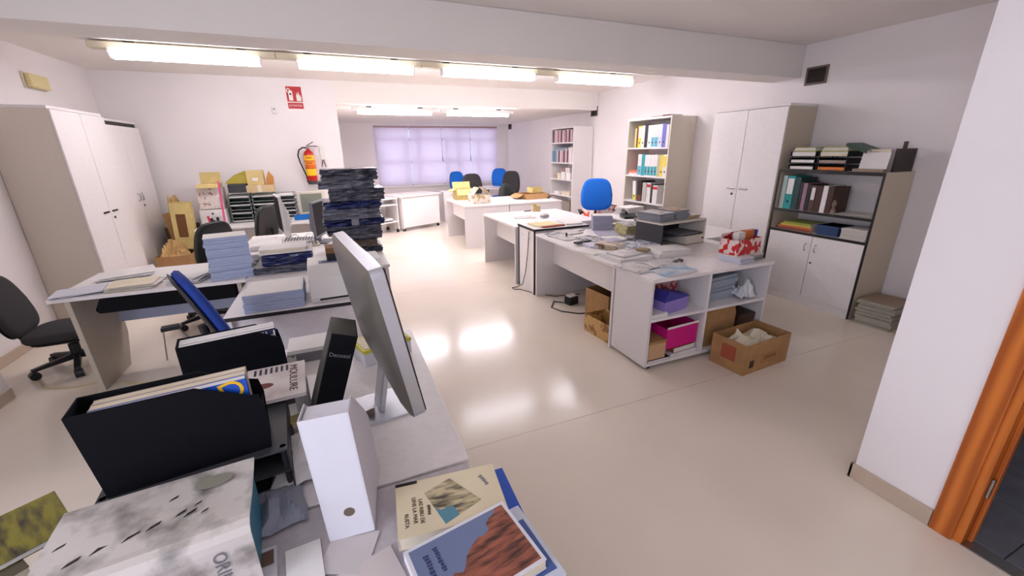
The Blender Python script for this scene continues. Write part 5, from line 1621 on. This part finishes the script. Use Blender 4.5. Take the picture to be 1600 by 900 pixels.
# ---- brown box on the floor in front of the shelf unit
bx = carton('cardboard_carton', 'open brown cardboard box full of paper on floor before the shelf unit', (2.62, 1.845, .001), .06, .53, .29, .245, CARD, flaps=(0, 0, 0, 0), rot=(0, 0, .07))
obj('handle_slot', B(.1, .2905, .16, .22, .292, .195), PAPER, bx)
obj('printed_mark', B(.06, -.0012, .05, .11, 0, .11), solid(44, 40, 30), bx)
obj('printed_mark', B(.20, -.0012, .06, .42, 0, .063).box(.20, -.0012, .13, .42, 0, .133).box(.20, -.0012, .063, .203, 0, .13).box(.417, -.0012, .063, .42, 0, .13), solid(150, 96, 50), bx)
marks('lettering', 6, .045, solid(140, 84, 44), bx, (.31, -.0012, .097), (RX, 0, 0))
obj('printed_mark', B(-.0012, .08, .08, 0, .2, .20), solid(170, 84, 60), bx)
crumple('paper_heap', 'crumpled cream papers filling the open brown floor box', 'paper', (2.85, 2.0, .13), .07, .42, .25, .16, PAPERC, 91, n=7)
# boxes under the magazine desk
carton('cardboard_carton', 'brown box with patterned tape under the magazine desk', (2.03, 2.72, .001), .08, .24, .34, .17, two_tone('tan_patterned_carton', (150, 104, 56), (206, 164, 100), 12, .45), flaps=(0, 0, 0, 0))
carton('cardboard_carton', 'larger brown box deeper under the magazine desk', (2.28, 3.08, .001), .1, .4, .35, .28, CARD, flaps=(0, 0, 0, 0))
t = thing('power_adapter', 'black power adapter with white top on floor under the desk', 'adapter', (2.25, 3.72, .001), .2)
obj('body', B(-.06, -.05, 0, .06, .05, .09), BLACKP, t, bevel=.006)
obj('top_label', B(-.05, -.04, .09, .05, .04, .10), PAPER, t)
tag(obj('power_cable', MB().tube([(2.2, 3.7, .02), (2.1, 3.85, .006), (1.99, 3.7, .006), (2.03, 3.55, .006), (2.16, 3.42, .006), (2.36, 3.36, .006), (2.5, 3.45, .006)], .007), BLACKP), 'black power cable looping on floor from the adapter', 'cable')
tag(obj('thin_cable', MB().tube([(1.99, 4.28, .74), (1.985, 4.30, .5), (1.975, 4.34, .25), (1.97, 4.42, .06), (1.93, 4.5, .008), (1.86, 4.5, .006), (1.86, 4.43, .006), (1.93, 4.40, .006), (2.02, 4.2, .006), (2.2, 4.0, .006), (2.5, 3.95, .006)], .005), solid(60, 54, 50)), 'thin dark cable hanging down the black-edged cabinet', 'cable')
tag(obj('thin_cable', MB().tube([(-2.3, 3.95, .006), (-2.2, 3.8, .006), (-2.0, 3.72, .006), (-1.8, 3.75, .006), (-1.6, 3.6, .006), (-1.2, 3.5, .006)], .006), solid(206, 192, 150)), 'pale cable on floor by the dark chair at left', 'cable')
t = thing('power_socket', 'white double power socket on left wall by the dark chair', 'socket', (-2.72, 4.35, .5))
obj('plate', B(0, -.08, -.04, .012, .08, .04), mat('orange_plate', (176, 120, 76), .5), t, bevel=.003)
obj('outlet', MB().cyl((.012, -.04, 0), (.016, -.04, 0), .02), BEIGEP, t)
obj('outlet', MB().cyl((.012, .04, 0), (.016, .04, 0), .02), BEIGEP, t)
# tissue tube etc on floor
t = thing('foot_rest', 'small black footrest with wire legs under the left desk', 'footrest', (-1.42, 3.98, .001), .2)
obj('plate', B(-.06, -.04, .26, .06, .04, .29), BLACKP, t, bevel=.004)
obj('wire', MB().tube([(-.05, 0, .26), (-.08, 0, .0)], .006), STEEL, t)
obj('wire', MB().tube([(.05, 0, .26), (.18, 0, .0)], .006), STEEL, t)
